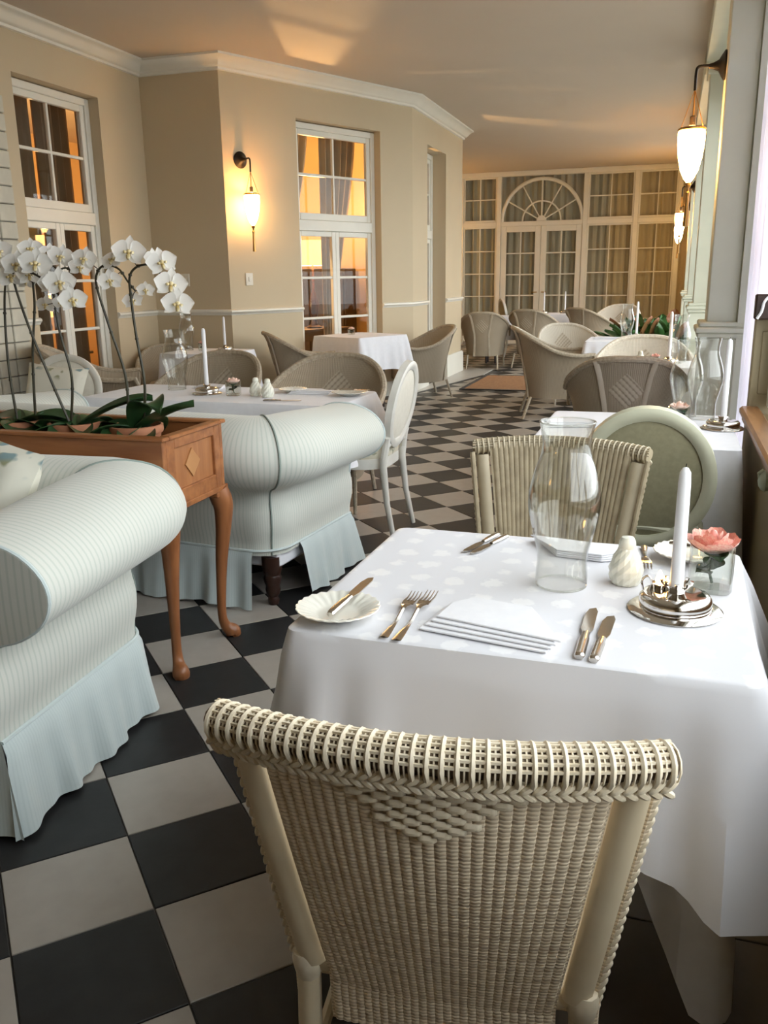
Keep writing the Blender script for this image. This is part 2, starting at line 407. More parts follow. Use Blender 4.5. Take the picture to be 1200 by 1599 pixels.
# ------------------------------------------------------------------ the room shell
CEIL = 3.364
XL = -4.96                       # left wall plane
DA = Vector((-4.118, 7.873, 0)); DB = Vector((-2.955, 10.314, 0))
DD = (DB - DA).normalized(); DLEN = (DB - DA).length
def frame_mx(a, d):              # local x along the wall, local y outward (away from the room), z up
    d = Vector(d).normalized(); n = Vector((-d.y, d.x, 0))
    return Matrix(((d.x, n.x, 0, a[0]), (d.y, n.y, 0, a[1]), (0, 0, 1, 0), (0, 0, 0, 1)))
def wall(name, a, b, th, z0, z1, holes, mat='wall', side=1, ext=(0, 0)):
    a, b = Vector((*a[:2], 0)), Vector((*b[:2], 0)); L = (b - a).length
    m = MB(); cuts = sorted(holes); x = -ext[0]; y0, y1 = (0, th) if side > 0 else (-th, 0)
    for s0, s1, h0, h1 in cuts:
        if s0 > x: m.box(x, s0, y0, y1, z0, z1)
        if h0 > z0: m.box(s0, s1, y0, y1, z0, h0)
        if h1 < z1: m.box(s0, s1, y0, y1, h1, z1)
        x = s1
    if x < L + ext[1] - 1e-3: m.box(x, L + ext[1], y0, y1, z0, z1)
    mx = frame_mx(a, b - a); q = MB().add(m, mx)
    return setting(name, q.build(name, mat, smooth=False))

# floor: checker of 0.30 m tiles laid at 45 degrees to the room, recessed joints
floor = setting('floor', MB().box(XL - 3.8, .52, -2.6, 18.7, -.06, -.006).build('floor', 'grout', smooth=False))
SLAB = [(-2.97, 10.05), (-2.89, 10.31), (-2.50, 12.35), (-2.50, 13.2), (-2.97, 13.2)]
def clip(poly, a, b, c):         # keep a*x + b*y <= c
    out = []
    for i in range(len(poly)):
        p, q = poly[i], poly[(i + 1) % len(poly)]
        dp, dq = a * p[0] + b * p[1] - c, a * q[0] + b * q[1] - c
        if dp <= 0: out.append(p)
        if dp * dq < 0:
            t = dp / (dp - dq); out.append((p[0] + (q[0] - p[0]) * t, p[1] + (q[1] - p[1]) * t))
    return out
S, GX, GY = .30, -1.01307, 1.40317
h = S / math.sqrt(2)
BX = -.13                        # right edge of the checker field
def tile_mesh(poly, ox, oy, rnd=0):
    m = MB(); n = len(poly); cx = sum(p[0] for p in poly) / n; cy = sum(p[1] for p in poly) / n
    e = .0022
    def ins(p, d):
        v_ = Vector((p[0] - cx, p[1] - cy)); l = v_.length
        return (cx + v_.x * (1 - d / l) - ox, cy + v_.y * (1 - d / l) - oy)
    lo = [(*ins(p, .0026), -.006) for p in poly]; mid = [(*ins(p, .0026), -.0012) for p in poly]; hi = [(*ins(p, .0052), 0) for p in poly]
    m._add(lo + mid + hi, [tuple(2 * n + i for i in range(n))] + [(i, (i + 1) % n, n + (i + 1) % n, n + i) for i in range(n)] + [(n + i, n + (i + 1) % n, 2 * n + (i + 1) % n, 2 * n + i) for i in range(n)])
    return m
full = [(0, 0), (h, h), (0, 2 * h), (-h, h)]
TD = [tile_mesh(full, 0, h).data('tile_' + n_, n_, smooth=False) for n_ in ('tile_light', 'tile_dark')]
cands = []
for i in range(-60, 70):
    for j in range(-60, 70):
        # old grid axes (i to the upper right, j to the upper left)
        x, y = GX + (i - j) * h, GY + (i + j) * h
        if x < -4.9 - h or x > BX + h or y < -1.2 or y > 18.1: continue
        dark = (i + j) % 2 == 0
        poly = [(x + p[0], y + p[1]) for p in full]; whole = True
        for a, b, c in ((1, 0, BX), (-1, 0, 4.95)):
            if any(a * p[0] + b * p[1] > c + 1e-6 for p in poly): poly = clip(poly, a, b, c); whole = False
        if y > 9.4 and len(poly) > 2:     # slab edge by the passage pier
            dx, dy = .4, 2.05
            if x > -3.5 and y + h < 13.0 and y > 9.9:
                nx, ny = -dy, dx; l = math.hypot(nx, ny); nx /= l; ny /= l
                c = nx * -2.83 + ny * 10.31
                if any(nx * p[0] + ny * p[1] > c for p in poly): poly = clip(poly, nx, ny, c); whole = False
        if len(poly) < 3: continue
        area = abs(sum(poly[k][0] * poly[(k + 1) % len(poly)][1] - poly[(k + 1) % len(poly)][0] * poly[k][1] for k in range(len(poly)))) / 2
        if area < .002: continue
        p = Vector((x, y + h, 0)) - Vector((0, 0, CAM_H)); zc = p.dot(fw)
        vis = zc > .2 and abs(p.dot(r2) / zc) < .50 and abs(p.dot(u2) / zc) < .66
        if x < -1.6 and y < 3.6: vis = vis and x > -1.62
        if x < -2.4 and y < 8.4: vis = False
        cands.append((p.length + (0 if vis else 100), whole, dark, poly, x, y))
cands.sort(key=lambda t: t[0])
rest = [MB(), MB()]; npart = 0
for d, whole, dark, poly, x, y in cands:
    if d < 100 and npart < 262:
        if whole: link('tile', TD[dark], floor, TR(x, y + h, random.uniform(-.0005, .0005)))
        else: link('tile', tile_mesh(poly, 0, 0).data('cut_tile', 'tile_dark' if dark else 'tile_light', smooth=False), floor)
        npart += 1
    else: rest[dark].add(tile_mesh(poly, 0, 0))
for m, k in zip(rest, ('tile_light', 'tile_dark')):
    o = m.build('far_tiles', k, floor, smooth=False); o['kind'] = 'stuff'
# square taupe border tiles along the window wall
BT = {}
for c in range(2):
    x0, x1 = ((BX, .172), (.172, .52))[c]
    tm = tile_mesh([(x0, 0), (x1, 0), (x1, .36), (x0, .36)], 0, 0).data('border_tile', 'tile_taupe', smooth=False)
    for k in range(-7, 30):
        if k < 8: link('border_tile', tm, floor, TR(0, 1.683 + .36 * k, 0))
bm_ = MB()
for c in range(2):
    x0, x1 = ((BX, .172), (.172, .52))[c]
    for k in range(8, 45): bm_.add(tile_mesh([(x0, 1.683 + .36 * k), (x1, 1.683 + .36 * k), (x1, 1.683 + .36 * (k + 1)), (x0, 1.683 + .36 * (k + 1))], 0, 0))
o = bm_.build('far_border_tiles', 'tile_taupe', floor, smooth=False); o['kind'] = 'stuff'
MB().prism(SLAB, -.006, .004).build('stone_slab', 'slab', floor, smooth=False)
eb = MB()
for p, q in ((SLAB[1], SLAB[2]), (SLAB[0], SLAB[1])):
    p, q = Vector(p), Vector(q); n_ = Vector(((q - p).y, -(q - p).x)).normalized() * .055
    eb.prism([tuple(p), tuple(p + n_), tuple(q + n_), tuple(q)], -.006, .002)
eb.build('dark_border_strip', 'tile_dark', floor, smooth=False)

setting('ceiling', MB().box(XL - 3.8, .56, -2.6, 18.7, CEIL, CEIL + .1).build('ceiling', 'ceiling', smooth=False))
# left wall with the tall french window, return, angled wall, passage wall and pier
WY0, WY1 = 6.09, 7.19
setting_l = wall('wall_left', (XL, -2.6), (XL, 7.873), .26, 0, CEIL, [(WY0 + 2.6, WY1 + 2.6, 0, 2.94)])
wall('wall_return', (XL - .26, 7.873), (DA.x, 7.873), .24, 0, CEIL, [])
S0, S1 = .93, 2.165
wall('wall_angled', DA, DB, .26, 0, CEIL, [(S0, S1, 0, 2.93)])
NY0, NY1 = 10.98, 11.93
wall('wall_passage', (DB.x, DB.y), (DB.x, 12.9), .30, 0, CEIL, [(NY0 - DB.y, NY1 - DB.y, 0, 2.93)])
wall('wall_inner', (DB.x - .3, 12.9), (XL - 2.5, 12.9), .24, 0, CEIL, [], side=1)
wall('wall_far_left', (XL - .1, 12.9), (XL - .1, 18.4), .2, 0, CEIL, [])
# near wall behind the camera, with a wide window
wall('wall_near', (.5, -2.5), (XL, -2.5), .2, 0, CEIL, [], side=-1)
# right wall: low sill wall near the camera, french windows between piers further on
wall('wall_right', (.345, -2.5), (.345, 4.09), .2, 0, CEIL, [(2.70, 6.59, .765, 2.95)], side=-1, mat='olive_panel')
wall('wall_right_far', (.50, 4.09), (.50, 18.4), .14, 0, CEIL,
     [(.12, 1.30, .02, 2.95), (1.72, 4.90, .02, 2.95), (5.32, 8.50, .02, 2.95), (8.92, 12.1, .02, 2.95)], side=-1, mat='green_trim')

# oak sill rail on the low wall
r_ = MB()
r_.box(.318, .40, -2.3, 4.08, .765, .80, .010)
setting('trim_1', r_.build('trim_1', 'wood_rail'))
mb = MB().box(.332, .35, -2.3, 4.08, .735, .764, .005)
setting('trim_2', mb.build('trim_2', 'wood_rail'))
kb = MB().lathe([(.0, -.006), (.03, -.006), (.036, .004), (.030, .014), (.018, .022), (0, .026)], 20)
k = thing('rail_bracket', 'pale green enamelled round boss just below the oak rail at the right edge', 'bracket', (.338, 3.02, .70))
MB().add(kb, RY(-PI / 2)).build('round_boss', 'pale_green', k)
MB().tube([(.006, 0, 0), (-.02, 0, .0), (-.024, 0, .025), (-.01, 0, .037)], .006, 8).build('stem', 'pale_green', k)

# cornices
def sweep(name, pts, prof, mat, closed=False):
    """profile (d, z): d = distance into the room to the right of the path"""
    P_ = [Vector((*p, 0)) for p in pts]; rows = []
    for i, p in enumerate(P_):
        ns = []
        if i > 0: d = (P_[i] - P_[i - 1]).normalized(); ns.append(Vector((d.y, -d.x, 0)))
        if i < len(P_) - 1: d = (P_[i + 1] - P_[i]).normalized(); ns.append(Vector((d.y, -d.x, 0)))
        n_ = sum(ns, Vector()).normalized(); k = 1 / max(.3, n_.dot(ns[0]))
        rows.append([p + n_ * (d_ * k) + Vector((0, 0, z)) for d_, z in prof])
    m = MB(); m.grid(rows)
    q = len(prof); m.f.append(tuple(range(q))); m.f.append(tuple(len(m.v) - q + i for i in range(q))[::-1])
    return setting(name, m.build(name, mat))
CORN = [(0, CEIL), (.13, CEIL), (.13, CEIL - .02), (.11, CEIL - .03), (.085, CEIL - .05), (.055, CEIL - .085), (.04, CEIL - .10), (.028, CEIL - .105), (.024, CEIL - .125), (0, CEIL - .13)]
sweep('trim_3', [(XL, -2.4), (XL, 7.873), (DA.x, 7.873), (DB.x, DB.y), (DB.x, 12.9), (XL - 2, 12.9)], CORN, 'trim')
RAIL = [(0, 1.085), (.014, 1.085), (.03, 1.075), (.034, 1.06), (.026, 1.05), (.016, 1.043), (.012, 1.03), (0, 1.028)]
def dp(s): return tuple((DA + DD * s)[:2])
sweep('trim_4', [(XL, -2.4), (XL, WY0)], RAIL, 'trim')
sweep('trim_5', [(XL, WY1), (XL, 7.873), (DA.x, 7.873), dp(S0)], RAIL, 'trim')
sweep('trim_6', [dp(S1), (DB.x, DB.y), (DB.x, NY0)], RAIL, 'trim')
sweep('trim_7', [(DB.x, NY1), (DB.x, 12.9), (DB.x - .4, 12.9)], RAIL, 'trim')
BASE = [(0, .17), (.012, .17), (.02, .15), (.022, .0), (0, 0)]
sweep('baseboard_left', [(XL, -2.4), (XL, WY0)], BASE, 'trim')
sweep('baseboard_recess', [(XL, WY1), (XL, 7.873), (DA.x, 7.873), dp(S0)], BASE, 'trim')
sweep('baseboard_angled', [dp(S1), (DB.x, DB.y), (DB.x, NY0)], BASE, 'trim')
sweep('baseboard_pier', [(DB.x, NY1), (DB.x, 12.9), (DB.x - .4, 12.9)], [(0, .30), (.015, .30), (.03, .28), (.035, .0), (0, 0)], 'trim')

# ---- glazed openings
def bar(par, mx, x0, x1, y0, y1, z0, z1, name='glazing_bar', mat='trim', b=.004):
    return MB().add(MB().box(x0, x1, y0, y1, z0, z1, b), mx).build(name, mat, par, smooth=False)
def sash(par, mx, x0, x1, z0, z1, cols, rows, fwid=.055, bw=.026, d=.045, mat='trim', y=0, handle=None):
    m = MB(); b = .005
    for q in ((x0, x0 + fwid, z0, z1), (x1 - fwid, x1, z0, z1), (x0 + fwid, x1 - fwid, z0, z0 + fwid * 1.3), (x0 + fwid, x1 - fwid, z1 - fwid, z1)):
        m.box(q[0], q[1], y - d / 2, y + d / 2, q[2], q[3], b)
    fr = MB().add(m, mx).build('sash_frame', mat, par, smooth=False)
    gx0, gx1, gz0, gz1 = x0 + fwid, x1 - fwid, z0 + fwid * 1.3, z1 - fwid
    cw, rh = (gx1 - gx0) / cols, (gz1 - gz0) / rows
    for c in range(1, cols): bar(par, mx, gx0 + c * cw - bw / 2, gx0 + c * cw + bw / 2, y - d * .35, y + d * .35, gz0, gz1, mat=mat)
    for r in range(1, rows): bar(par, mx, gx0, gx1, y - d * .3, y + d * .3, gz0 + r * rh - bw / 2, gz0 + r * rh + bw / 2, mat=mat)
    for c in range(cols):
        for r in range(rows):
            a = bw / 2
            MB().add(MB().box(gx0 + c * cw + (a if c else 0), gx0 + (c + 1) * cw - (a if c < cols - 1 else 0), y - .002, y + .002, gz0 + r * rh + (a if r else 0), gz0 + (r + 1) * rh - (a if r < rows - 1 else 0)), mx).build('pane', 'pane', par, smooth=False)
    return fr
def tall_window(name, mx, W_, depth, top, rows_low=4, upc=2):
    """tall french window set back in its reveal: outer frame, top light and lower casement"""
    wn = setting(name); f = .06
    m = MB()
    m.box(0, f, depth - .04, depth + .05, 0, top, .006); m.box(W_ - f, W_, depth - .04, depth + .05, 0, top, .006)
    m.box(f, W_ - f, depth - .04, depth + .05, top - f, top, .006); m.box(f, W_ - f, depth - .045, depth + .05, 1.86, 1.97, .006)
    MB().add(m, mx).build('outer_frame', 'trim', wn, smooth=False)
    sash(wn, mx, f, W_ - f, 1.97, top - f, upc, 2, y=depth)
    if upc == 2:
        sash(wn, mx, f, W_ / 2, .02, 1.86, 1, rows_low, y=depth); sash(wn, mx, W_ / 2, W_ - f, .02, 1.86, 1, rows_low, y=depth)
    else: sash(wn, mx, f, W_ - f, .02, 1.86, 1, 1, y=depth)
    return wn
tall_window('window_1', frame_mx((XL, WY0, 0), (0, 1, 0)), WY1 - WY0, .14, 2.93)
tall_window('window_2', frame_mx(DA + DD * S0, DD), S1 - S0, .13, 2.92)
tall_window('window_3', frame_mx((DB.x, NY0, 0), (0, 1, 0)), NY1 - NY0, .22, 2.92, upc=1)

# far glazed screen: french doors under a fanlight
fy = 18.18
scr = setting('window_4'); I4 = TR(0, fy, 0)
MULL = [-5.3, -5.10, -4.17, -3.40, -1.70, -.75, .04]
m = MB()
for x in MULL: m.box(x - .045, x + .045, -.05, .05, 0, CEIL - .03, .006)
for k in range(len(MULL) - 1): m.box(MULL[k] + .045, MULL[k + 1] - .045, -.045, .045, 2.33, 2.42, .006)
m.box(-6.5, .5, -.06, .06, 3.27, CEIL, .008)
MB().add(m, I4).build('screen_frame', 'trim', scr, smooth=False)
for k in (0, 1, 2, 4, 5):
    a, b = MULL[k] + .045, MULL[k + 1] - .045
    if k == 0: continue
    sash(scr, I4, a, b, .05, 2.33, 2, 5, .03, .02, .035); sash(scr, I4, a, b, 2.42, 3.27, 2, 2, .03, .02, .035)
cxd = (MULL[3] + MULL[4]) / 2; rad = (MULL[4] - MULL[3]) / 2 - .06
arc = [(cxd + rad * cos(t), 0, 2.42 + rad * sin(t)) for t in [PI * i / 24 for i in range(25)]]
MB().add(MB().tube(arc, .035, 8), I4).build('arch_frame', 'trim', scr)
arc2 = [(cxd + rad * .48 * cos(t), 0, 2.42 + rad * .48 * sin(t)) for t in [PI * i / 16 for i in range(17)]]
MB().add(MB().tube(arc2, .016, 6), I4).build('glazing_bar', 'trim', scr)
for t in range(1, 6):
    a = PI * t / 6
    MB().add(MB().tube([(cxd + .08 * cos(a), 0, 2.42 + .08 * sin(a)), (cxd + (rad - .02) * cos(a), 0, 2.42 + (rad - .02) * sin(a))], .014, 6), I4).build('glazing_bar', 'trim', scr)
MB().add(MB().lathe([(0, -.03), (.09, -.03), (.10, 0), (.09, .03), (0, .03)], 16), I4 @ TR(cxd, 0, 2.43) @ RX(PI / 2)).build('fan_boss', 'trim', scr)
for k in range(6):     # fanlight panes, one wedge each
    a0, a1 = PI * k / 6 + .02, PI * (k + 1) / 6 - .02
    poly = [(.1 * cos(a0), .1 * sin(a0)), (rad * cos(a0), rad * sin(a0)), (rad * cos((a0 + a1) / 2), rad * sin((a0 + a1) / 2)), (rad * cos(a1), rad * sin(a1)), (.1 * cos(a1), .1 * sin(a1))]
    MB().add(MB().prism(poly, -.002, .002), I4 @ TR(cxd, 0, 2.43) @ RX(PI / 2)).build('pane', 'pane', scr, smooth=False)
for s in (0, 1):
    a = (MULL[3] + .045, cxd)[s]; b = (cxd, MULL[4] - .045)[s]
    dr = setting('door_%d' % (s + 1)); sash(dr, I4, a + .004, b - .004, .02, 2.33, 2, 5, .11, .024, .05)
    hx = cxd + (.05 if s else -.05)
    MB().add(MB().tube([(hx, -.03, 1.05), (hx, -.075, 1.05), (hx + (.1 if s else -.1), -.075, 1.05)], .010, 8), I4).build('handle', 'brass', dr)
# curtains behind the far screen
def curtain(name, x0, x1, y, z0, z1, mat, amp=.035, pitch=.13, label=None, group=None, mx=None, ph=0, tilt=None):
    n = max(12, int((x1 - x0) / pitch * 8)); rows = []
    for i in range(n + 1):
        t = i / n; x = lerp(x0, x1, t)
        o_ = amp * sin(2 * PI * (x - x0) / pitch + ph + .8 * sin(x * 5.1)) + amp * .35 * sin(x * 23 + ph)
        rows.append([(x + .01 * sin(x * 31), y + o_ * (1 - .25 * (1 - j / 6)) , lerp(z0, z1, j / 6)) for j in range(7)])
    back = [[(p[0], p[1] + .006, p[2]) for p in r] for r in rows]
    m = MB(); loop = [r + back[i][::-1] for i, r in enumerate(rows)]
    m.grid(loop, cv=True)
    if mx is not None: m = MB().add(m, mx)
    o = m.build(name, mat)
    if label: tag(o, label, 'curtain', group)
    return o
GC = 'curtains behind the far glass screen'
for k, (a, b, mt, lb) in enumerate((
        (-5.2, -4.60, 'drape_cream', 'cream curtain behind the far screen, leftmost, glowing beside the white pier'),
        (-4.66, -3.36, 'drape_green', 'grey curtain behind the far screen, just left of the french doors'),
        (-3.42, -2.50, 'drape_green', 'grey curtain behind the left leaf of the far french doors'),
        (-2.54, -1.66, 'drape_green', 'grey curtain behind the right leaf of the far french doors'),
        (-1.74, -1.20, 'drape_green', 'narrow grey green curtain just right of the far french doors'),
        (-1.26, -.72, 'drape_cream', 'narrow cream curtain in the middle of the far screen, right of the doors'),
        (-.78, .50, 'drape_cream', 'golden lit cream curtain at the right end of the far screen'))):
    curtain('curtain', a, b, fy + .17, .03, 3.38, mt, .035, .15, lb, GC, ph=k)
setting('wall_far', MB().box(-7.4, .6, fy - .02, fy + .30, -.06, .03).build('wall_far', 'slab', smooth=False))

# ---- window wall on the right
def pier(y, name):
    m = MB()
    m.box(.205, .37, y, y + .30, 1.06, 3.16, .006)
    m.box(.37, .50, y - .04, y + .34, 0, 3.25)
    m.box(.175, .39, y - .03, y + .33, 0, 1.0, .006)
    for z, e in ((1.0, .018), (1.03, .03), (1.06, .012)): m.box(.175 - e, .39 + e, y - .03 - e, y + .33 + e, z, z + .032, .008)
    m.box(.18, .395, y - .025, y + .325, 3.10, 3.16, .01); m.box(.16, .41, y - .04, y + .34, 3.16, CEIL, .01)
    return setting(name, m.build(name, 'green_trim', smooth=False))
for k, y in enumerate((5.455, 9.08, 12.70, 16.30)): pier(y, 'trim_%d' % (8 + k))
MB_ = MB().box(.16, .5, 4.1, 18.2, 3.2, CEIL, .006)
setting('trim_12', MB_.build('trim_12', 'green_trim', smooth=False))
def big_window(name, y0, y1, x, z0, z1, cols, rows):
    wn = setting(name); mx = frame_mx((x, y1, 0), (0, -1, 0))
    sash(wn, mx, 0, y1 - y0, z0, z1, cols, rows, .07, .03, .05, 'white_frame')
    return wn
big_window('window_5', .20, 4.08, .45, .80, 2.95, 4, 2)
big_window('window_6', 4.21, 5.39, .58, .02, 2.95, 2, 4)
big_window('window_7', 5.81, 8.99, .58, .02, 2.95, 4, 4)
big_window('window_8', 9.41, 12.59, .58, .02, 2.95, 4, 4)
big_window('window_9', 13.01, 16.19, .58, .02, 2.95, 4, 4)
setting('ground', MB().box(.66, 40, -30, 40, -.35, -.15).build('ground', 'ground', smooth=False))  # ground outside, added to block sky light from below and bounce daylight
setting('ground', MB().box(-30, 40, -40, -2.75, -.35, -.16).build('ground', 'ground', smooth=False))
# white sheer curtain gathered in the bay beyond the sill rail
curtain('sheer_curtain', 4.62, 5.40, .0, .03, 2.9, 'sheer', .03, .11, 'bright white sheer curtain hanging beside the lamp pier at the right', 'curtain' and 'window curtains at the right', mx=frame_mx((.435, 0, 0), (0, 1, 0)))
tag(curtain('sheer_curtain', .46, 1.0, 5.33, .03, 2.9, 'sheer', .02, .09), 'white sheer curtain at the right picture edge behind the brown panel', 'curtain', 'window curtains at the right')
# half-height olive leaf standing at the end of the sill wall, with its lock case
dl = setting('door_3')
m = MB().box(.352, .56, 4.10, 4.145, .02, 1.17, .006)
m.build('door_leaf', 'olive_panel', dl, smooth=False)
m = MB().box(.385, .53, 4.095, 4.101, .85, 1.12, .004)
m.build('raised_panel', 'olive_panel', dl, smooth=False)
tg = thing('curtain_holdback', 'dark brown box holdback with a white cord at the right picture edge', 'holdback', (.345, 4.06, 1.215))
MB().box(-.005, .16, -.03, .03, -.045, .06, .006).build('case', 'dark_wood', tg, smooth=False)
MB().tube(smooth_path([(.005, -.036, -.04), (.02, -.04, -.01), (.028, -.04, .03), (.05, -.036, .055)], 6), .006, 8).build('cord', 'cloth', tg)

# painted block pier at the left picture edge, joints recessed
bp = setting('trim_13', MB().box(XL + .004, XL + .05, 5.30, 5.885, 0, 2.72).build('trim_13', 'mortar', smooth=False))
bk = MB().box(0, .07, .006, .189, .004, .126, .006).data('block', 'block', smooth=False)
for r in range(21):
    for c in range(3):
        link('block', bk, bp, TR(XL + .004, 5.30 + c * .195, r * .13 ))

# ------------------------------------------------------------------ lounge behind the left wall, seen through the windows
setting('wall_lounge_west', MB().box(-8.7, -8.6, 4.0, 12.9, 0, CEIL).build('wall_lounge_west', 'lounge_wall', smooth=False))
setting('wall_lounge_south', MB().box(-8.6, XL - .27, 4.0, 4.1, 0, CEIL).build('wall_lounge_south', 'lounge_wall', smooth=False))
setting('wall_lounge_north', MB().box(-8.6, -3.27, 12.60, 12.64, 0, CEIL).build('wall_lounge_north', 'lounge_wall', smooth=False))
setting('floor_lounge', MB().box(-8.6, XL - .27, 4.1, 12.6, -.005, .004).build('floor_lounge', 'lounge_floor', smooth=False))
def table_lamp(loc, label, pw, sh=1.52, hh=.29, r=.235, z0=.78):
    t = thing('table_lamp', label, 'lamp', loc)
    MB().lathe([(0, z0), (.09, z0), (.10, z0 + .015), (.05, z0 + .04), (.03, z0 + .10), (.055, z0 + .2), (.065, z0 + .28), (.035, z0 + .40), (.018, z0 + .45), (.022, z0 + .50), (.014, z0 + .54), (.012, sh + .05), (0, sh + .05)], 20).build('lamp_base', 'dark_wood', t)
    rows = []
    for rr, z in ((r, sh), (r * .86, sh + hh), (r * .86 - .004, sh + hh), (r - .004, sh)):
        rows.append([(rr * (1 + .012 * (k % 2)) * cos(2 * PI * k / 72), rr * (1 + .012 * (k % 2)) * sin(2 * PI * k / 72), z) for k in range(72)])
    MB().grid(rows, cu=True, cv=True).build('lamp_shade', 'lampshade', t)
    MB().lathe([(0, sh + .05), (.02, sh + .06), (.03, sh + .10), (.02, sh + .14), (0, sh + .15)], 12).build('bulb', 'bulb', t)
    l = bpy.data.lights.new('lamp_light', 'POINT'); l.color = (1.0, .60, .26); l.energy = pw; l.shadow_soft_size = .04
    o = bpy.data.objects.new('lamp_light', l); COL.objects.link(o); o.parent = t; o.location = (0, 0, sh + hh + .03)
    return t
def side_table(loc, sx, sy, hgt, label, rz=0):
    t = thing('console_table', label, 'table', loc, rz)
    MB().box(-sx / 2, sx / 2, -sy / 2, sy / 2, hgt - .03, hgt, .005).build('table_top', 'lounge_dark', t, smooth=False)
    MB().box(-sx / 2 + .03, sx / 2 - .03, -sy / 2 + .03, sy / 2 - .03, hgt - .14, hgt - .03).build('apron', 'lounge_dark', t, smooth=False)
    for a in (-1, 1):
        for b in (-1, 1): MB().tube([(a * (sx / 2 - .05), b * (sy / 2 - .05), 0.004), (a * (sx / 2 - .05), b * (sy / 2 - .05), hgt - .1)], [.015, .026], 8).build('leg', 'lounge_dark', t)
    return t
side_table((-4.22, 10.15, 0), .5, .9, .78, 'dark console table behind the lit window of the angled wall', math.atan2(DD.y, DD.x) - PI / 2)
table_lamp((-4.17, 10.13, 0), 'pleated cream table lamp glowing behind the lit window of the angled wall', 300)
side_table((-6.55, 8.15, 0), .8, .5, .62, 'low dark table behind the left french window')
table_lamp((-6.55, 8.15, 0), 'small lamp glowing low behind the left french window', 220, 1.0, .24, .19, .62)
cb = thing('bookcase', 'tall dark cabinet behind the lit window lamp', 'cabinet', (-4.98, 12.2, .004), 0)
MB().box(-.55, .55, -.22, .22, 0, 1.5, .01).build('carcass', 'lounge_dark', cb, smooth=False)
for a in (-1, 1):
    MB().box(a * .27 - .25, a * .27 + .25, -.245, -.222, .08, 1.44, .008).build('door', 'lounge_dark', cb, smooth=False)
def drape(A, B, off, z0, z1, mat, label, grp, pinch=None):
    """hung drape along A->B, optionally tied back at pinch=(z, fraction)"""
    A, B = Vector((*A, 0)), Vector((*B, 0)); d = (B - A); L = d.length; d.normalize(); n_ = Vector((-d.y, d.x, 0)); N = max(20, int(L / .016)); rows = []
    zs = [lerp(z0, z1, j / 14) for j in range(15)]
    for i in range(N + 1):
        t = i / N; row = []
        for z in zs:
            wd = 1.0
            if pinch: wd = lerp(pinch[1], 1, ss(0, z1 - pinch[0], abs(z - pinch[0]) * (1 if z > pinch[0] else 2)))
            s = t * L * wd if not (pinch and pinch[2]) else L - (1 - t) * L * wd
            row.append(A + d * s + n_ * (off + .03 * sin(2 * PI * t * L / .11 + .6 * sin(9 * t)) * (.5 + .5 * wd)) + Vector((0, 0, z)))
        rows.append(row)
    m = MB(); m.grid([r + [p + n_ * .006 for p in r][::-1] for r in rows], cv=True)
    return tag(m.build('drape', mat), label, 'curtain', grp)
GD = 'lounge drapes behind the windows'
drape((XL, WY0 + .16), (XL, WY0 + .66), .42, .02, 3.0, 'drape_dark', 'brown lounge drape behind the left half of the french window', GD)
drape((XL, WY0 + .74), (XL, WY1 + .12), .42, .02, 3.0, 'drape_dark', 'brown lounge drape behind the right half of the french window', GD)
drape(dp(S0 - .02), dp(S0 + .56), .42, .02, 3.05, 'drape', 'taupe lounge drape tied back at the left of the lit window', GD, (1.1, .35, False))
drape(dp(S0 + .70), dp(S1 + .05), .42, .02, 3.05, 'drape', 'taupe lounge drape tied back at the right of the lit window', GD, (.9, .40, False))
drape((DB.x, NY0 + .1), (DB.x, NY1 + .3), .46, .02, 2.95, 'drape_dark', 'brown lounge drape behind the narrow passage window', GD)
ls = thing('candle_sconce', 'small gilt wall light far behind the lit window', 'lamp', (-4.1, 12.585, 2.30))
MB().tube([(0, 0, -.1), (0, -.08, -.12), (0, -.1, -.04)], .012, 8).build('arm', 'brass', ls)
MB().lathe([(0, -.04), (.03, -.02), (.035, .04), (.02, .09), (0, .11)], 12, (0, -.1, 0)).build('bulb', 'bulb', ls)

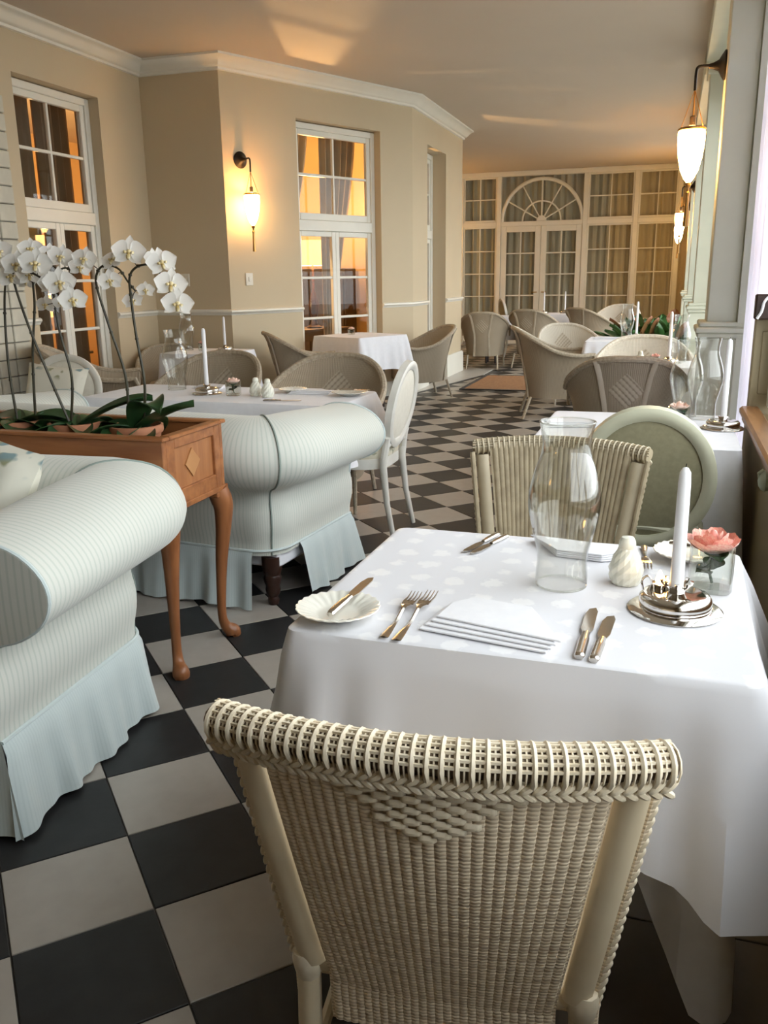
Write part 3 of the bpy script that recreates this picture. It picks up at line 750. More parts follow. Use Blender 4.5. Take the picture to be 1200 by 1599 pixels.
# ------------------------------------------------------------------ hanging glass wall lamps
def wall_lamp(loc, rz, label, energy=6.0, glass='lamp_glass'):
    """local +x points out of the wall"""
    t = thing('wall_lamp', label, 'lamp', loc, rz, 'hanging glass wall lamps')
    MB().add(MB().lathe([(0, 0), (.075, 0), (.078, .01), (.06, .022), (.03, .04), (.018, .065), (.012, .09)], 20), RY(PI / 2)).build('wall_plate', 'black_iron', t)
    MB().tube(smooth_path([(.05, 0, 0), (.11, 0, .004), (.145, 0, .0), (.155, 0, -.03), (.155, 0, -.12)], 5), .008, 8).build('arm', 'black_iron', t)
    ch = MB()
    for k in range(3):
        a = 2 * PI * k / 3 + .5
        ch.tube([(.155, 0, -.115), (.155 + .068 * cos(a), .068 * sin(a), -.315)], .0022, 5)
    ch.build('chain', 'brass', t)
    MB().tube([(.155, 0, -.11), (.155, 0, -.26)], .004, 6).build('stem', 'brass', t)
    MB().lathe([(.010, -.25), (.017, -.255), (.017, -.30), (.012, -.305), (0, -.305)], 10, (.155, 0, 0)).build('socket', 'black_iron', t)
    MB().lathe([(.070, -.312), (.078, -.318), (.078, -.326), (.071, -.330), (.070, -.312)], 24, (.155, 0, 0), ).build('collar', 'brass', t)
    MB().lathe([(.071, -.322), (.075, -.34), (.074, -.40), (.066, -.47), (.050, -.54), (.028, -.585), (.012, -.605), (.004, -.607), (.009, -.60), (.026, -.58), (.047, -.537), (.063, -.468), (.071, -.40), (.072, -.34), (.068, -.322)], 24, (.155, 0, 0)).build('glass_bowl', glass, t)
    MB().lathe([(0, -.603), (.014, -.606), (.018, -.62), (.008, -.635), (.006, -.65), (.014, -.66), (.011, -.68), (.012, -.76), (.016, -.845), (0, -.85)], 10, (.155, 0, 0)).build('tassel', 'brass', t)
    l = bpy.data.lights.new('lamp_light', 'POINT'); l.color = (1.0, .58, .24); l.energy = energy; l.shadow_soft_size = .03
    o = bpy.data.objects.new('lamp_light', l); COL.objects.link(o); o.parent = t; o.location = (.155, 0, -.36)
    return t
na = math.atan2(-DD.x, DD.y)
wall_lamp((*dp(.20), 2.475), na, 'hanging glass wall lamp glowing on the angled wall beside the lit window')
wall_lamp((.205, 5.60, 2.475), PI, 'largest hanging glass wall lamp, on the nearest pier at the right')
wall_lamp((.205, 12.85, 2.475), PI, 'second hanging glass wall lamp, on a farther pier at the right', 12)
wall_lamp((.205, 16.45, 2.475), PI, 'smallest hanging glass wall lamp, on the last pier before the far screen', 20, 'lamp_glass_strong')
wall_lamp((XL - .1, 17.0, 2.3), 0, 'hanging glass wall lamp round the corner behind the white pier', 20, 'lamp_glass_strong')
# switch plates
for (x, y, z, rz, lb) in ((-4.60, 7.868, 1.37, PI / 2, 'double ivory switch plate on the return wall left of the corner'), (*dp(.235), 1.37, math.atan2(DD.y, DD.x) - PI / 2 + PI / 2, 'single ivory switch plate below the angled wall lamp')):
    t = thing('switch_plate', lb, 'switch', (x, y, z), 0)
    t.rotation_euler = (0, 0, 0 if rz == PI / 2 else math.atan2(DD.y, DD.x))
    MB().box(-.045, .045, -.012, 0, -.06, .06, .003).build('plate', 'switch', t, smooth=False)
    MB().box(-.012, .012, -.018, -.011, -.022, .022, .002).build('rocker', 'switch', t, smooth=False)
# tan mat with a dark binding
t = thing('floor_mat', 'tan mat with a dark binding on the tiles near the white pier', 'rug', (-1.72, 11.45, 0))
MB().box(-.68, .68, -.78, .78, .0, .012, .004).build('pile', 'rug', t, smooth=False)
m = MB()
for q in ((-.73, .73, -.83, -.78), (-.73, .73, .78, .83), (-.73, -.68, -.78, .78), (.68, .73, -.78, .78)): m.box(*q, 0, .014, .003)
m.build('binding', 'rug_edge', t, smooth=False)

# ------------------------------------------------------------------ table linen
def rrect(w_, d_, r, n=5):
    """points round a rounded rectangle centred on 0, with (corner distance)"""
    pts = []
    for (cx, cy, a0) in ((w_ / 2 - r, d_ / 2 - r, 0), (-w_ / 2 + r, d_ / 2 - r, PI / 2), (-w_ / 2 + r, -d_ / 2 + r, PI), (w_ / 2 - r, -d_ / 2 + r, 1.5 * PI)):
        for k in range(n + 1):
            a = a0 + PI / 2 * k / n; pts.append((cx + r * cos(a), cy + r * sin(a)))
    out = []
    for i in range(len(pts)):
        p, q = Vector(pts[i]), Vector(pts[(i + 1) % len(pts)]); L = (q - p).length; k = max(1, int(L / .022))
        for j in range(k): out.append(p.lerp(q, j / k))
    return out
def cloth(name, w_, d_, z, drop, cdrop, mat, label, loc, rz=0, r=.022, fold=.012, cw=.14, seed=0, flare=.03, cflare=.06, group=None, rows=12, corners=None):
    rnd = random.Random(seed); ring = rrect(w_, d_, r); N = len(ring)
    per = [0.0]
    for i in range(N): per.append(per[-1] + (ring[(i + 1) % N] - ring[i]).length)
    ph = [rnd.uniform(0, 6.28) for _ in range(6)]
    nr = []
    for i in range(N):
        t = ring[(i + 1) % N] - ring[i - 1]; n_ = Vector((t.y, -t.x)).normalized(); nr.append(n_)
    cs = [Vector((a * w_ / 2, b * d_ / 2)) for a, b in (corners or ((1, 1), (1, -1), (-1, 1), (-1, -1)))]
    G = []; UV = []
    # top, from the middle out
    for f in (.0, .25, .5, .75, .9, .97):
        G.append([(p.x * f, p.y * f, z + .0006 * sin(p.x * f * 19 + ph[0]) * sin(p.y * f * 16 + ph[1])) for p in ring])
    for f, dz in ((1 - .012 / max(w_, d_), 0), (1, -.0025)): G.append([(p.x * f, p.y * f, z + dz) for p in ring])
    for j in range(1, rows + 1):
        t = j / rows; row = []
        for i, p in enumerate(ring):
            dc = min((p - c).length for c in cs); wc = math.exp(-(dc / cw) ** 2)
            dr = lerp(drop, cdrop, wc); s = per[i]
            k = min(1, t * 1.3) ** 1.2
            o_ = .006 * min(1, t * 6) + flare * t + cflare * wc * t * (1 if p.x > 0 else .35)
            o_ += k * fold * (sin(s * 17 + ph[2] + .9 * sin(s * 5 + ph[3])) + .5 * sin(s * 41 + ph[4]) * t) * (1 - .6 * wc)
            o_ += k * wc * .022 * sin(s * 55 + ph[5])
            q = p + nr[i] * o_
            row.append((q.x, q.y, z - .0025 - dr * t + .002 * sin(s * 9)))
        G.append(row)
    m = MB(); m.grid(G, cv=True)
    o = m.build(name, mat); o.location = loc; o.rotation_euler = (0, 0, rz)
    return tag(o, label, 'tablecloth', group)
def dining_table(w_, d_, z, label, loc, rz=0):
    t = thing('dining_table', label, 'table', loc, rz)
    MB().box(-w_ / 2 + .006, w_ / 2 - .006, -d_ / 2 + .006, d_ / 2 - .006, z - .03, z - .004, .004).build('table_top', 'dark_wood', t, smooth=False)
    for a in (-1, 1):
        for b in (-1, 1): MB().tube([(a * (w_ / 2 - .22), b * (d_ / 2 - .16), 0.001), (a * (w_ / 2 - .22), b * (d_ / 2 - .16), z - .03)], [.018, .028], 8).build('leg', 'dark_wood', t)
    return t
TZ = .75
TX0, TX1, TY0, TY1 = -.622, .182, 1.325, 2.02
tc = ((TX0 + TX1) / 2, (TY0 + TY1) / 2, 0); tw, td = TX1 - TX0, TY1 - TY0
dining_table(tw - .01, td - .01, TZ - .005, 'nearest square dining table, hidden under the damask cloth', tc, -.012)
cloth('under_cloth', tw - .05, td - .006, TZ - .003, .24, .61, 'cloth', 'long plain white under cloth of the nearest table, hanging to the floor at the corner', (tc[0] - .022, tc[1], 0), -.012, cw=.11, seed=3, flare=.006, cflare=.02, fold=.004, rows=18, corners=((1, -1), (1, 1)))
cloth('tablecloth', tw, td, TZ, .275, .335, 'damask', 'white damask tablecloth with woven sprigs on the nearest table', tc, -.012, seed=11, rows=22, fold=.009, flare=.05, cflare=.085, cw=.16)

# ------------------------------------------------------------------ the cream wicker dining chairs
def wicker_chair(label, loc, rz):
    """back of ribbed cord; local +y is the way the sitter looks"""
    t = thing('wicker_chair', label, 'chair', loc, rz)
    ZT = .842
    def hw(z): return lerp(.205, .2655, (z - .40) / .44) if z > .4 else lerp(.20, .208, z / .4)
    def y0(z): return -.07 * (z - .40) / .44 if z > .4 else 0.02 * (.4 - z)
    def pt(x, z, out=0):
        b = .062 * ss(.2, .8, z)
        return Vector((x, y0(z) - b * (1 - (x / hw(z)) ** 2) - out, z))
    # ribs of wound cord
    n = 27
    for i in range(n):
        u = -1 + 2 * (i + .5) / n; pts = []; rr = []
        top = ZT + .017
        K = 120
        for k in range(K + 1):
            z = lerp(.33, top, k / K); x = u * (hw(z) - .056)
            p = pt(x, z, .0); pts.append(p); rr.append(.0108 * (1 if k % 2 else .86) * hw(z) / .25)
        MB().tube(pts, rr, 8, upv=(0, 1, 0), flat=.62).build('cane', 'cane', t, smooth='full', fixn=False)
    # fine weave sheet just inside the ribs
    rows = [[pt(u / 10 * (hw(z) - .050), z, .0015) for u in range(-10, 11)] for z in [lerp(.33, ZT, k / 12) for k in range(13)]]
    rows2 = [[p + Vector((0, .003, 0)) for p in r] for r in rows]
    MB().grid([a + b[::-1] for a, b in zip(rows, rows2)], cv=True).build('weave', 'cane', t)
    # flat strips woven into a triangle below the rim (both faces)
    prof = MB(); rw = []
    for k in range(9):
        q = -1 + k / 4; wx = .0122; e = max(.0, 1 - q ** 4)
        rw.append([(q * wx, -.0045 * e * (1 if j in (1, 2) else .1) + (.002 if abs(q) > .9 else 0), (j - 1.5) / 1.5 * .0056 * (.72 + .28 * e)) for j in range(4)])
    prof.grid(rw); strip = prof.data('woven_strip', 'cane_light')
    cols = 8
    for c in range(-cols, cols + 1):
        nrow = 6
        for r in range(nrow):
            z = ZT - .030 - r * .0162 - (.0081 if c % 2 else 0)
            p = pt(c * .0172, z, .0092)
            if abs(c) <= 8.4 - r * 1.5 - (.7 if c % 2 else 0): link('woven_strip', strip, t, TR(*p) @ RX(.14))
    # braided rim
    rim = [pt(lerp(-1, 1, k / 60) * hw(ZT), ZT, .020) + Vector((0, 0, .012 * (1 - lerp(-1, 1, k / 60) ** 2))) for k in range(61)]
    L = sum((rim[k + 1] - rim[k]).length for k in range(60))
    MB().tube(rim, .0215, 12, flat=.85).build('rim_core', 'cane_dark', t)
    def at(s):
        s = max(0, min(.9999, s)) * 60; k = int(s); return rim[k].lerp(rim[k + 1], s - k), (rim[k + 1] - rim[k]).normalized()
    ring = MB().tube([(.0232 * cos(a) , 0, .0232 * sin(a)) for a in [2 * PI * k / 16 for k in range(16)]], .0037, 6, closed=True).data('rim_wrap', 'cane_light')
    fine = MB(); nw = 34
    for k in range(nw):
        p, d = at((k + .5) / nw); R_ = Vector((0, 1, 0)).rotation_difference(d).to_matrix().to_4x4()
        link('rim_wrap', ring, t, TR(*p) @ R_)
        for q in (.5,):
            p, d = at((k + .5 + q) / nw); R_ = Vector((0, 1, 0)).rotation_difference(d).to_matrix().to_4x4()
            fine.add(MB().tube([(.0226 * cos(a), 0, .0226 * sin(a)) for a in [2 * PI * j / 12 for j in range(12)]], .0013, 4, closed=True), TR(*p) @ R_)
    for a in (.1, .45, .80, 1.15, 1.50, 1.85, 2.20, 2.55, 2.9):      # lengthwise strands on the upper face
        fine.tube([q + Vector((0, .0232 * cos(a), .0232 * sin(a))) for q in rim], .0024, 4)
    o = fine.build('fine_weave', 'cane_light', t); o['kind'] = 'stuff'
    lens = MB(); rw = []
    for k in range(9):
        q = -1 + k / 4; e = math.sqrt(max(.02, 1 - q * q))
        rw.append([(q * .0125, .0052 * e * cos(b), .0052 * e * sin(b)) for b in [2 * PI * j / 7 for j in range(7)]])
    lens.grid(rw, cv=True); plait = lens.data('plait', 'cane_light')
    npl = 40
    for k in range(npl):
        p, d = at((k + .5) / npl); rzz = math.atan2(d.y, d.x)
        for s_ in (0, 1):
            link('plait', plait, t, TR(*(p + Vector((0, 0, -.019 - .0115 * s_)) + Vector((d.y, -d.x, 0)) * (.015 if s_ == 0 else .010))) @ RZ(rzz) @ RY(.62 if s_ else -.62))
    # side posts of painted cane, edge braid and legs
    for sd in (-1, 1):
        pts = [pt(sd * (hw(z) - .027), z, -.004) for z in [lerp(.43, ZT - .02, k / 10) for k in range(11)]]
        MB().tube(pts, [.0205] * 11, 10, flat=.7, upv=(0, 1, 0)).build('post', 'post', t)
        sb = []
        for k in range(26):
            z = lerp(.40, ZT - .02, (k + .5) / 26); p = pt(sd * (hw(z) + .002), z, -.006)
            link('plait', plait, t, TR(*p) @ RY(PI / 2 + sd * .13 + .45) )
        ep = [pt(sd * (hw(z) - .001), z, -.010) for z in [lerp(.36, ZT - .01, k / 12) for k in range(13)]]
        MB().tube(ep, .0078, 8).build('edge_binding', 'cane', t)
        cl = [pt(sd * (hw(z) - .016), z, -.004) for z in (.395, .41, .43, .445)]
        MB().tube(cl, [.017, .021, .021, .016], 10).build('collar', 'cane_light', t)
        MB().tube([(sd * .205, .035, .001), (sd * .20, .018, .2), pt(sd * (hw(.41) - .016), .41, -.004)], [.014, .018, .0175], 10).build('leg', 'post', t)
        MB().tube([(sd * .215, .47, .001), (sd * .21, .45, .25), (sd * .205, .44, .41)], [.014, .018, .018], 10).build('leg', 'post', t)
        MB().tube([(sd * .20, .03, .21), (sd * .208, .45, .21)], .010, 8).build('stretcher', 'post', t)
    MB().tube([(-.20, .24, .21), (.20, .24, .21)], .010, 8).build('stretcher', 'post', t)
    # woven seat
    rows = []
    for k in range(9):
        y = lerp(.0, .475, k / 8); row = []
        for j in range(13):
            x = lerp(-1, 1, j / 12) * lerp(.19, .225, k / 8); row.append((x, y, .435 + .012 * (1 - (x / .22) ** 2) * sin(PI * k / 8)))
        rows.append(row + [(p[0], p[1], .40) for p in row[::-1]])
    m = MB(); m.grid(rows, cv=True); q = len(rows[0]); m.f.append(tuple(range(q))); m.f.append(tuple(len(m.v) - 1 - i for i in range(q)))
    m.build('seat', 'cane', t)
    fr = [(-.198, .0, .42), (.198, .0, .42), (.232, .48, .42), (-.232, .48, .42)]
    MB().tube(fr, .014, 8, closed=True).build('seat_frame', 'post', t)
    return t
ch1 = wicker_chair('cream wicker chair in the foreground, its ribbed back turned to us', (-.240, .962, 0), math.radians(5.8))
ch2 = dup(ch1, (-.297, 2.55, 0), PI - .03, 'wicker chair in shaded taupe across the nearest table, its ribbed front facing us behind the chimney')
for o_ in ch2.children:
    sl = o_.material_slots[0]; sl.link = 'OBJECT'; sl.material = M['post_shaded'] if o_.name.split('.')[0] in ('post', 'leg', 'collar', 'rim_wrap', 'plait', 'fine_weave', 'seat_frame') else M['cane_shaded']

# ------------------------------------------------------------------ roll-arm sofas
def sofa(label, loc, rz, W_, D_, open_corner=False, fabric_side='ticking', ruffle=1.0, seed=0):
    """faces local -y; the outer skirt line is W_ x D_"""
    t = thing('sofa', label, 'sofa', loc, rz); rnd = random.Random(seed)
    a, b, rc = W_ / 2, D_ / 2, .13
    path = []
    def seg(p, q, n):
        for k in range(n): path.append((lerp(p[0], q[0], k / n), lerp(p[1], q[1], k / n)))
    seg((a, -b), (a, b - rc), 26)
    for k in range(10): path.append((a - rc + rc * cos(PI / 2 * k / 10), b - rc + rc * sin(PI / 2 * k / 10)))
    seg((a - rc, b), (-a + rc, b), 40)
    for k in range(10): path.append((-a + rc - rc * sin(PI / 2 * k / 10), b - rc + rc * cos(PI / 2 * k / 10)))
    seg((-a, b - rc), (-a, -b), 26); path.append((-a, -b))
    N = len(path); nr = []; ss_ = [0.0]; us = [0.0]
    for i in range(N):
        p, q = path[max(0, i - 1)], path[min(N - 1, i + 1)]; d = Vector((q[0] - p[0], q[1] - p[1])).normalized(); nr.append(Vector((d.y, -d.x)))
        if i:
            ss_.append(ss_[-1] + math.dist(path[i], path[i - 1]))
            us.append(us[-1] + math.dist(path[i], path[i - 1]) * ((rc + .15) / rc if (26 < i <= 36 or 76 < i <= 86) else 1))
    ctrl = [(.0, .235), (.0, .29), (.012, .35), (.014, .41), (.006, .46), (.010, .505), (.045, .530), (.105, .552), (.165, .598), (.192, .660), (.180, .724), (.128, .782), (.048, .815), (-.04, .824), (-.11, .808), (-.165, .765), (-.19, .70), (-.20, .60), (-.20, .36)]
    prof = [(p.x, p.y) for p in smooth_path([(o_, z, 0) for o_, z in ctrl], 3)]
    pl = [0.0]
    for k in range(1, len(prof)): pl.append(pl[-1] + math.dist(prof[k], prof[k - 1]))
    rows, uvs = [], []
    L = ss_[-1]
    for i, p in enumerate(path):
        # the arms dip a little towards the front
        d_front = min(ss_[i], L - ss_[i]); k = ss(0, D_ * .9, d_front)
        row = []
        for o_, z in prof:
            zz = z if z < .5 else .5 + (z - .5) * lerp(.90, 1.0, k)
            row.append((p[0] + nr[i].x * o_, p[1] + nr[i].y * o_, zz))
        rows.append(row); uvs.append([(us[i] + .001, q + .001) for q in pl])
    MB().grid(rows, uvs=uvs).build('arms_and_back', fabric_side, t)
    for i in (31, 81):
        MB().tube([Vector(p) + Vector((nr[i].x, nr[i].y, .3)) * .002 for p in rows[i][:50]], .0045, 6).build('seam_welt', 'seam', t)
    # front scroll panels with piping
    for e, sgn in ((0, 1), (N - 1, -1)):
        fr = [Vector(p) for p in rows[e]]; m = MB()
        mid = [Vector((p.x, p.y - .012, p.z)) for p in fr]
        cx = Vector((path[e][0] - sgn * .03, path[e][1] - .02, .64)); m.v = []; q = len(fr)
        m._add(fr + mid + [cx], [(i, i + 1, q + i + 1, q + i) for i in range(q - 1)] + [(q + i, q + i + 1, 2 * q) for i in range(q - 1)], [(.3 + p.x, p.z) for p in fr + mid] + [(.3 + cx.x, .64)])
        m.f.append((q, 2 * q - 1, 2 * q))
        m.build('scroll_front', fabric_side, t)
        MB().tube([p + Vector((0, -.006, 0)) for p in fr[12:50]], .006, 6).build('piping', 'skirting', t)
    # gathered skirt
    def skirt(i0, i1, name):
        rr, uu = [], []; n = int((ss_[i1] - ss_[i0]) / .008)
        ph = rnd.uniform(0, 6)
        for k in range(n + 1):
            s = lerp(ss_[i0], ss_[i1], k / n); i = max(j for j in range(N) if ss_[j] <= s + 1e-9); i = min(i, N - 2)
            f = (s - ss_[i]) / max(1e-6, ss_[i + 1] - ss_[i]); p = Vector(path[i]).lerp(Vector(path[i + 1]), f); n_ = nr[i].lerp(nr[i + 1], f).normalized(); row = []
            for j in range(8):
                q = j / 7; o_ = .004 + .012 * ss(0, .12, q) + .035 * q + ruffle * q * (.012 * sin(s * 34 + ph + 1.3 * sin(s * 7)) + .007 * sin(s * 71 + ph))
                row.append((p.x + n_.x * o_, p.y + n_.y * o_, lerp(.262, .012 + .006 * sin(s * 13), q)))
            e_ = max(0, 1 - min(s, L - s) / .10)
            row = [(x_, y_ - .042 * j_ / 7 * e_, z_) for j_, (x_, y_, z_) in enumerate(row)]
            rr.append(row); uu.append([(s + .001, j * .035 + .001) for j in range(8)])
        back = [[(x - .0, y, z) for x, y, z in r] for r in rr]
        MB().grid(rr, uvs=uu).build(name, 'skirting', t)
    hem = MB().tube([(p[0] + nr[i].x * .006, p[1] + nr[i].y * .006, .258) for i, p in enumerate(path)], .006, 6).build('welt', 'skirting', t)
    if open_corner:
        c0 = open_corner[0]; c1 = open_corner[1]
        skirt(0, c0, 'skirt'); skirt(c1, N - 1, 'skirt')
    else: skirt(0, N - 1, 'skirt')
    # lining, legs
    MB().box(-a + .02, a - .02, -b + .02, b - .06, .17, .30, .01).build('base_lining', 'cloth', t, smooth=False)
    for sx in (-1, 1):
        for sy in (-1, 1):
            x, y = sx * (a - .065), sy * (b - .075)
            MB().lathe([(0, .001), (.022, .001), (.026, .02), (.02, .035), (.03, .05), (.034, .07), (.03, .085), (.036, .10), (.04, .12), (.034, .135), (.04, .15), (.044, .17), (.044, .22), (0, .22)], 16, (x, y, 0)).build('leg', 'dark_wood', t)
    # seat: front border, deck and two cushions
    m = MB(); m.box(-a + .17, a - .17, -b + .005, b - .17, .25, .36, .03); m.build('seat_deck', fabric_side, t)
    fs = []
    n = int(2 * a / .01); ph = rnd.uniform(0, 6)
    for k in range(n + 1):
        x = lerp(-a - .01, a + .01, k / n); fs.append([(x * (1 + .05 * q / a), -b - .006 - .03 * q - q * .01 * sin(x * 36 + ph), lerp(.262, .012, q)) for q in (0, .15, .4, .7, 1)])
    MB().grid(fs, uvs=[[(p[0] + 5, p[2] + .001) for p in r] for r in fs]).build('skirt', 'skirting', t)
    for sx in (-1, 1):
        x0, x1 = (sx * .006, sx * (a - .195)); x0, x1 = min(x0, x1), max(x0, x1)
        rr, uu = [], []
        for i in range(15):
            u = i / 14; x = lerp(x0, x1, u); row = []
            for j in range(24):
                ang = 2 * PI * j / 24; cy, cz = cos(ang), sin(ang)
                yy = (abs(cy) ** .35) * (1 if cy > 0 else -1); zz = (abs(cz) ** .55) * (1 if cz > 0 else -1)
                e = (1 - abs(2 * u - 1) ** 6) ** .35 if 0 < u < 1 else .55
                row.append((x, -.10 + yy * (b - .105) * lerp(.97, 1, e) + .0, .425 + zz * .068 * e + .006 * zz * cos(PI * (u - .5))))
            rr.append(row); uu.append([(p[0] + 3, p[1] + 3) for p in row])
        m = MB(); m.grid(rr, cv=True, uvs=uu); q = 24; m.f.append(tuple(range(q))[::-1]); m.f.append(tuple(len(m.v) - q + i for i in range(q)))
        m.build('seat_cushion', fabric_side, t)
    return t
SOFA_W, SOFA_D = 1.75, .77
sofa('pale blue green striped roll-arm sofa at the left, nearest to us', (-2.415, 1.850, 0), math.radians(4.5), SOFA_W, SOFA_D, ruffle=1.0, seed=2)
sofa('pale blue green striped sofa seen from behind, beyond the orchid stand', (-2.335, 3.565, 0), PI - math.radians(5.5), SOFA_W, SOFA_D - .06, open_corner=(77, 89), seed=5)
def pillow(label, loc, rot, size, mat, thick=.07):
    m = MB(); n = 16; rows = []; 
    for sgn in (1, -1):
        g_ = []
        for i in range(n + 1):
            row = []
            for j in range(n + 1):
                u, v_ = -1 + 2 * i / n, -1 + 2 * j / n
                e = ((1 - u ** 4) * (1 - v_ ** 4)); pin = 1 - .07 * (1 - u * u if abs(v_) > .8 else 0) - .07 * (1 - v_ * v_ if abs(u) > .8 else 0)
                row.append((u * size / 2 * pin, v_ * size / 2 * pin, sgn * thick * max(0, e) ** .55))
            g_.append(row)
        m.grid(g_)
    o = m.build('scatter_cushion', mat); o.location = loc; o.rotation_euler = rot
    return tag(o, label, 'cushion')
pillow('cream scatter cushion with blue and green flowers on the nearest sofa', (-1.95, 1.99, .725), (math.radians(68), math.radians(12), math.radians(-14)), .46, 'floral', .085)

# ------------------------------------------------------------------ pine stand with the orchids
pl = thing('planter_stand', 'honey coloured pine planter stand on cabriole legs between the two sofas', 'planter', (-2.44, 2.655, 0), 0)
HX, HY, ZB, ZP = .875, .205, .60, .862     # half length, half depth, box bottom and top
m = MB()
m.box(-HX, HX, -HY, -HY + .022, ZB, ZP - .012, .003); m.box(-HX, HX, HY - .022, HY, ZB, ZP - .012, .003)
m.box(-HX, -HX + .022, -HY + .022, HY - .022, ZB, ZP - .012, .003)
m.box(-HX + .02, HX - .02, -HY + .02, HY - .02, ZB, ZB + .02)
m.build('box_sides', 'wood', pl, smooth=False)
m = MB()   # right end: stiles and rails round a recessed panel
m.box(HX - .022, HX, -HY + .022, -HY + .075, ZB, ZP - .012, .003); m.box(HX - .022, HX, HY - .062, HY - .022, ZB, ZP - .012, .003)
m.box(HX - .022, HX, -HY + .075, HY - .062, ZP - .05, ZP - .012, .003); m.box(HX - .022, HX, -HY + .075, HY - .062, ZB, ZB + .065, .003)
m.build('end_frame', 'wood', pl, smooth=False)
MB().box(HX - .022, HX - .012, -HY + .07, HY - .06, ZB + .06, ZP - .045).build('end_panel', 'wood_mid', pl, smooth=False)
MB().prism([(-.10, -.001), (-.052, .05), (.0, -.001), (-.052, -.052)], 0, .006, TR(HX - .013, .045, (ZB + ZP) / 2 + .012) @ RZ(PI / 2) @ RX(PI / 2)).build('diamond_inlay', 'wood_pale', pl, smooth=False)
m = MB()
for q in ((-HX - .012, HX + .012, -HY - .012, -HY + .03), (-HX - .012, HX + .012, HY - .03, HY + .012)): m.box(*q, ZP - .014, ZP, .004)
for q in ((-HX - .012, -HX + .03, -HY + .03, HY - .03), (HX - .03, HX + .012, -HY + .03, HY - .03)): m.box(*q, ZP - .014, ZP, .004)
m.build('top_moulding', 'wood', pl, smooth=False)
m = MB()
for q in ((-HX - .008, HX + .008, -HY - .008, -HY + .0), (-HX - .008, HX + .008, HY, HY + .008), (HX, HX + .008, -HY, HY), (-HX - .008, -HX, -HY, HY)): m.box(*q, ZB - .004, ZB + .016, .003)
m.build('bottom_moulding', 'wood', pl, smooth=False)
for sx in (-1, 1):
    for sy in (-1, 1):
        c = Vector((sx * (HX - .03), sy * (HY - .035))); d = Vector((sx, sy)).normalized()
        prof = [(.012, .60, .040), (.026, .56, .042), (.032, .52, .037), (.026, .44, .030), (.012, .32, .0235), (.002, .18, .0185), (.0, .09, .0175), (.012, .045, .021), (.034, .022, .030), (.040, .010, .031), (.034, .001, .026)]
        pts = smooth_path([(c.x + d.x * o_, c.y + d.y * o_, z) for o_, z, r in prof], 4); rr = [p.x for p in smooth_path([(r, 0, 0) for _, _, r in prof], 4)]
        MB().tube(pts, rr, 12, upv=(d.x, d.y, 0)).build('leg', 'wood_leg', pl)
        MB().box(c.x - .034, c.x + .034, c.y - .034, c.y + .034, .575, .603, .004).build('knee_block', 'wood_leg', pl, smooth=False)
MB().box(-HX + .023, HX - .023, -HY + .023, HY - .023, .64, .70).build('tray', 'soil', pl, smooth=False)

PET = {}
def petal_data(key, Lp, Wp, cup, mat='orchid_petal'):
    if key not in PET:
        rows = []
        for i in range(9):
            t_ = i / 8; wd = Wp * (sin(PI * min(1, t_ * 1.02) ** .72) ** .75 if 0 < t_ < 1 else .06)
            rows.append([(t_ * Lp, wd * j / 3, cup * (t_ * t_ * .6 - .5 * t_) + .10 * Wp * (j / 3) ** 2) for j in range(-3, 4)])
        PET[key] = MB().grid(rows).data(key, mat)
    return PET[key]
def lip_data():
    if 'lip' not in PET:
        m = MB().lathe([(0, -.002), (.006, .0), (.008, .006), (.005, .012), (0, .014)], 8)
        m.tube([(0, -.003, .004), (0, -.012, .012), (0, -.020, .012), (0, -.024, .008)], [.003, .006, .005, .001], 6, flat=1.3)
        for s_ in (-1, 1): m.tube([(s_ * .004, 0, .004), (s_ * .012, -.002, .012), (s_ * .010, -.006, .018)], [.002, .005, .001], 6)
        PET['lip'] = m.data('lip', 'orchid_lip')
    return PET['lip']
SEP = petal_data('sepal', .046, .0165, .012); PETL = petal_data('petal', .049, .031, .010)
def look(nrm, roll=0):
    z = Vector(nrm).normalized(); x = Vector((0, 0, 1)).cross(z)
    x = x.normalized() if x.length > 1e-3 else Vector((1, 0, 0)); y = z.cross(x)
    return Matrix(((x.x, y.x, z.x, 0), (x.y, y.y, z.y, 0), (x.z, y.z, z.z, 0), (0, 0, 0, 1))) @ RZ(roll)
def flower(par, p, nrm, sc_=1.0, roll=0):
    f_ = link('flower', lip_data(), par, TR(*p) @ look(nrm, roll) @ Matrix.Scale(sc_, 4))
    for a, me in ((90, SEP), (218, SEP), (322, SEP), (8, PETL), (172, PETL)):
        link('petal', me, f_, RZ(math.radians(a + random.uniform(-5, 5))) @ TR(.003, 0, .001 if me is SEP else .003) @ RY(random.uniform(-.12, .10)))
    return f_
def leaf_data(Lf, Wf, arch, droop, mat='orchid_leaf', thick=.003):
    m = MB(); rows = []
    for i in range(13):
        t_ = i / 12; wd = Wf * (sin(PI * (.10 + .90 * t_)) ** .6 if t_ < 1 else .03); z = arch * t_ - droop * t_ * t_
        x = Lf * t_ * (1 - .12 * t_)
        top = [(x, wd * j / 2, z + .35 * Wf * (j / 2) ** 2) for j in range(-2, 3)]
        rows.append(top + [(p[0], p[1], p[2] - thick) for p in top[::-1]])
    m.grid(rows, cv=True); return m
FACE = Vector((.50, -.80, .05))
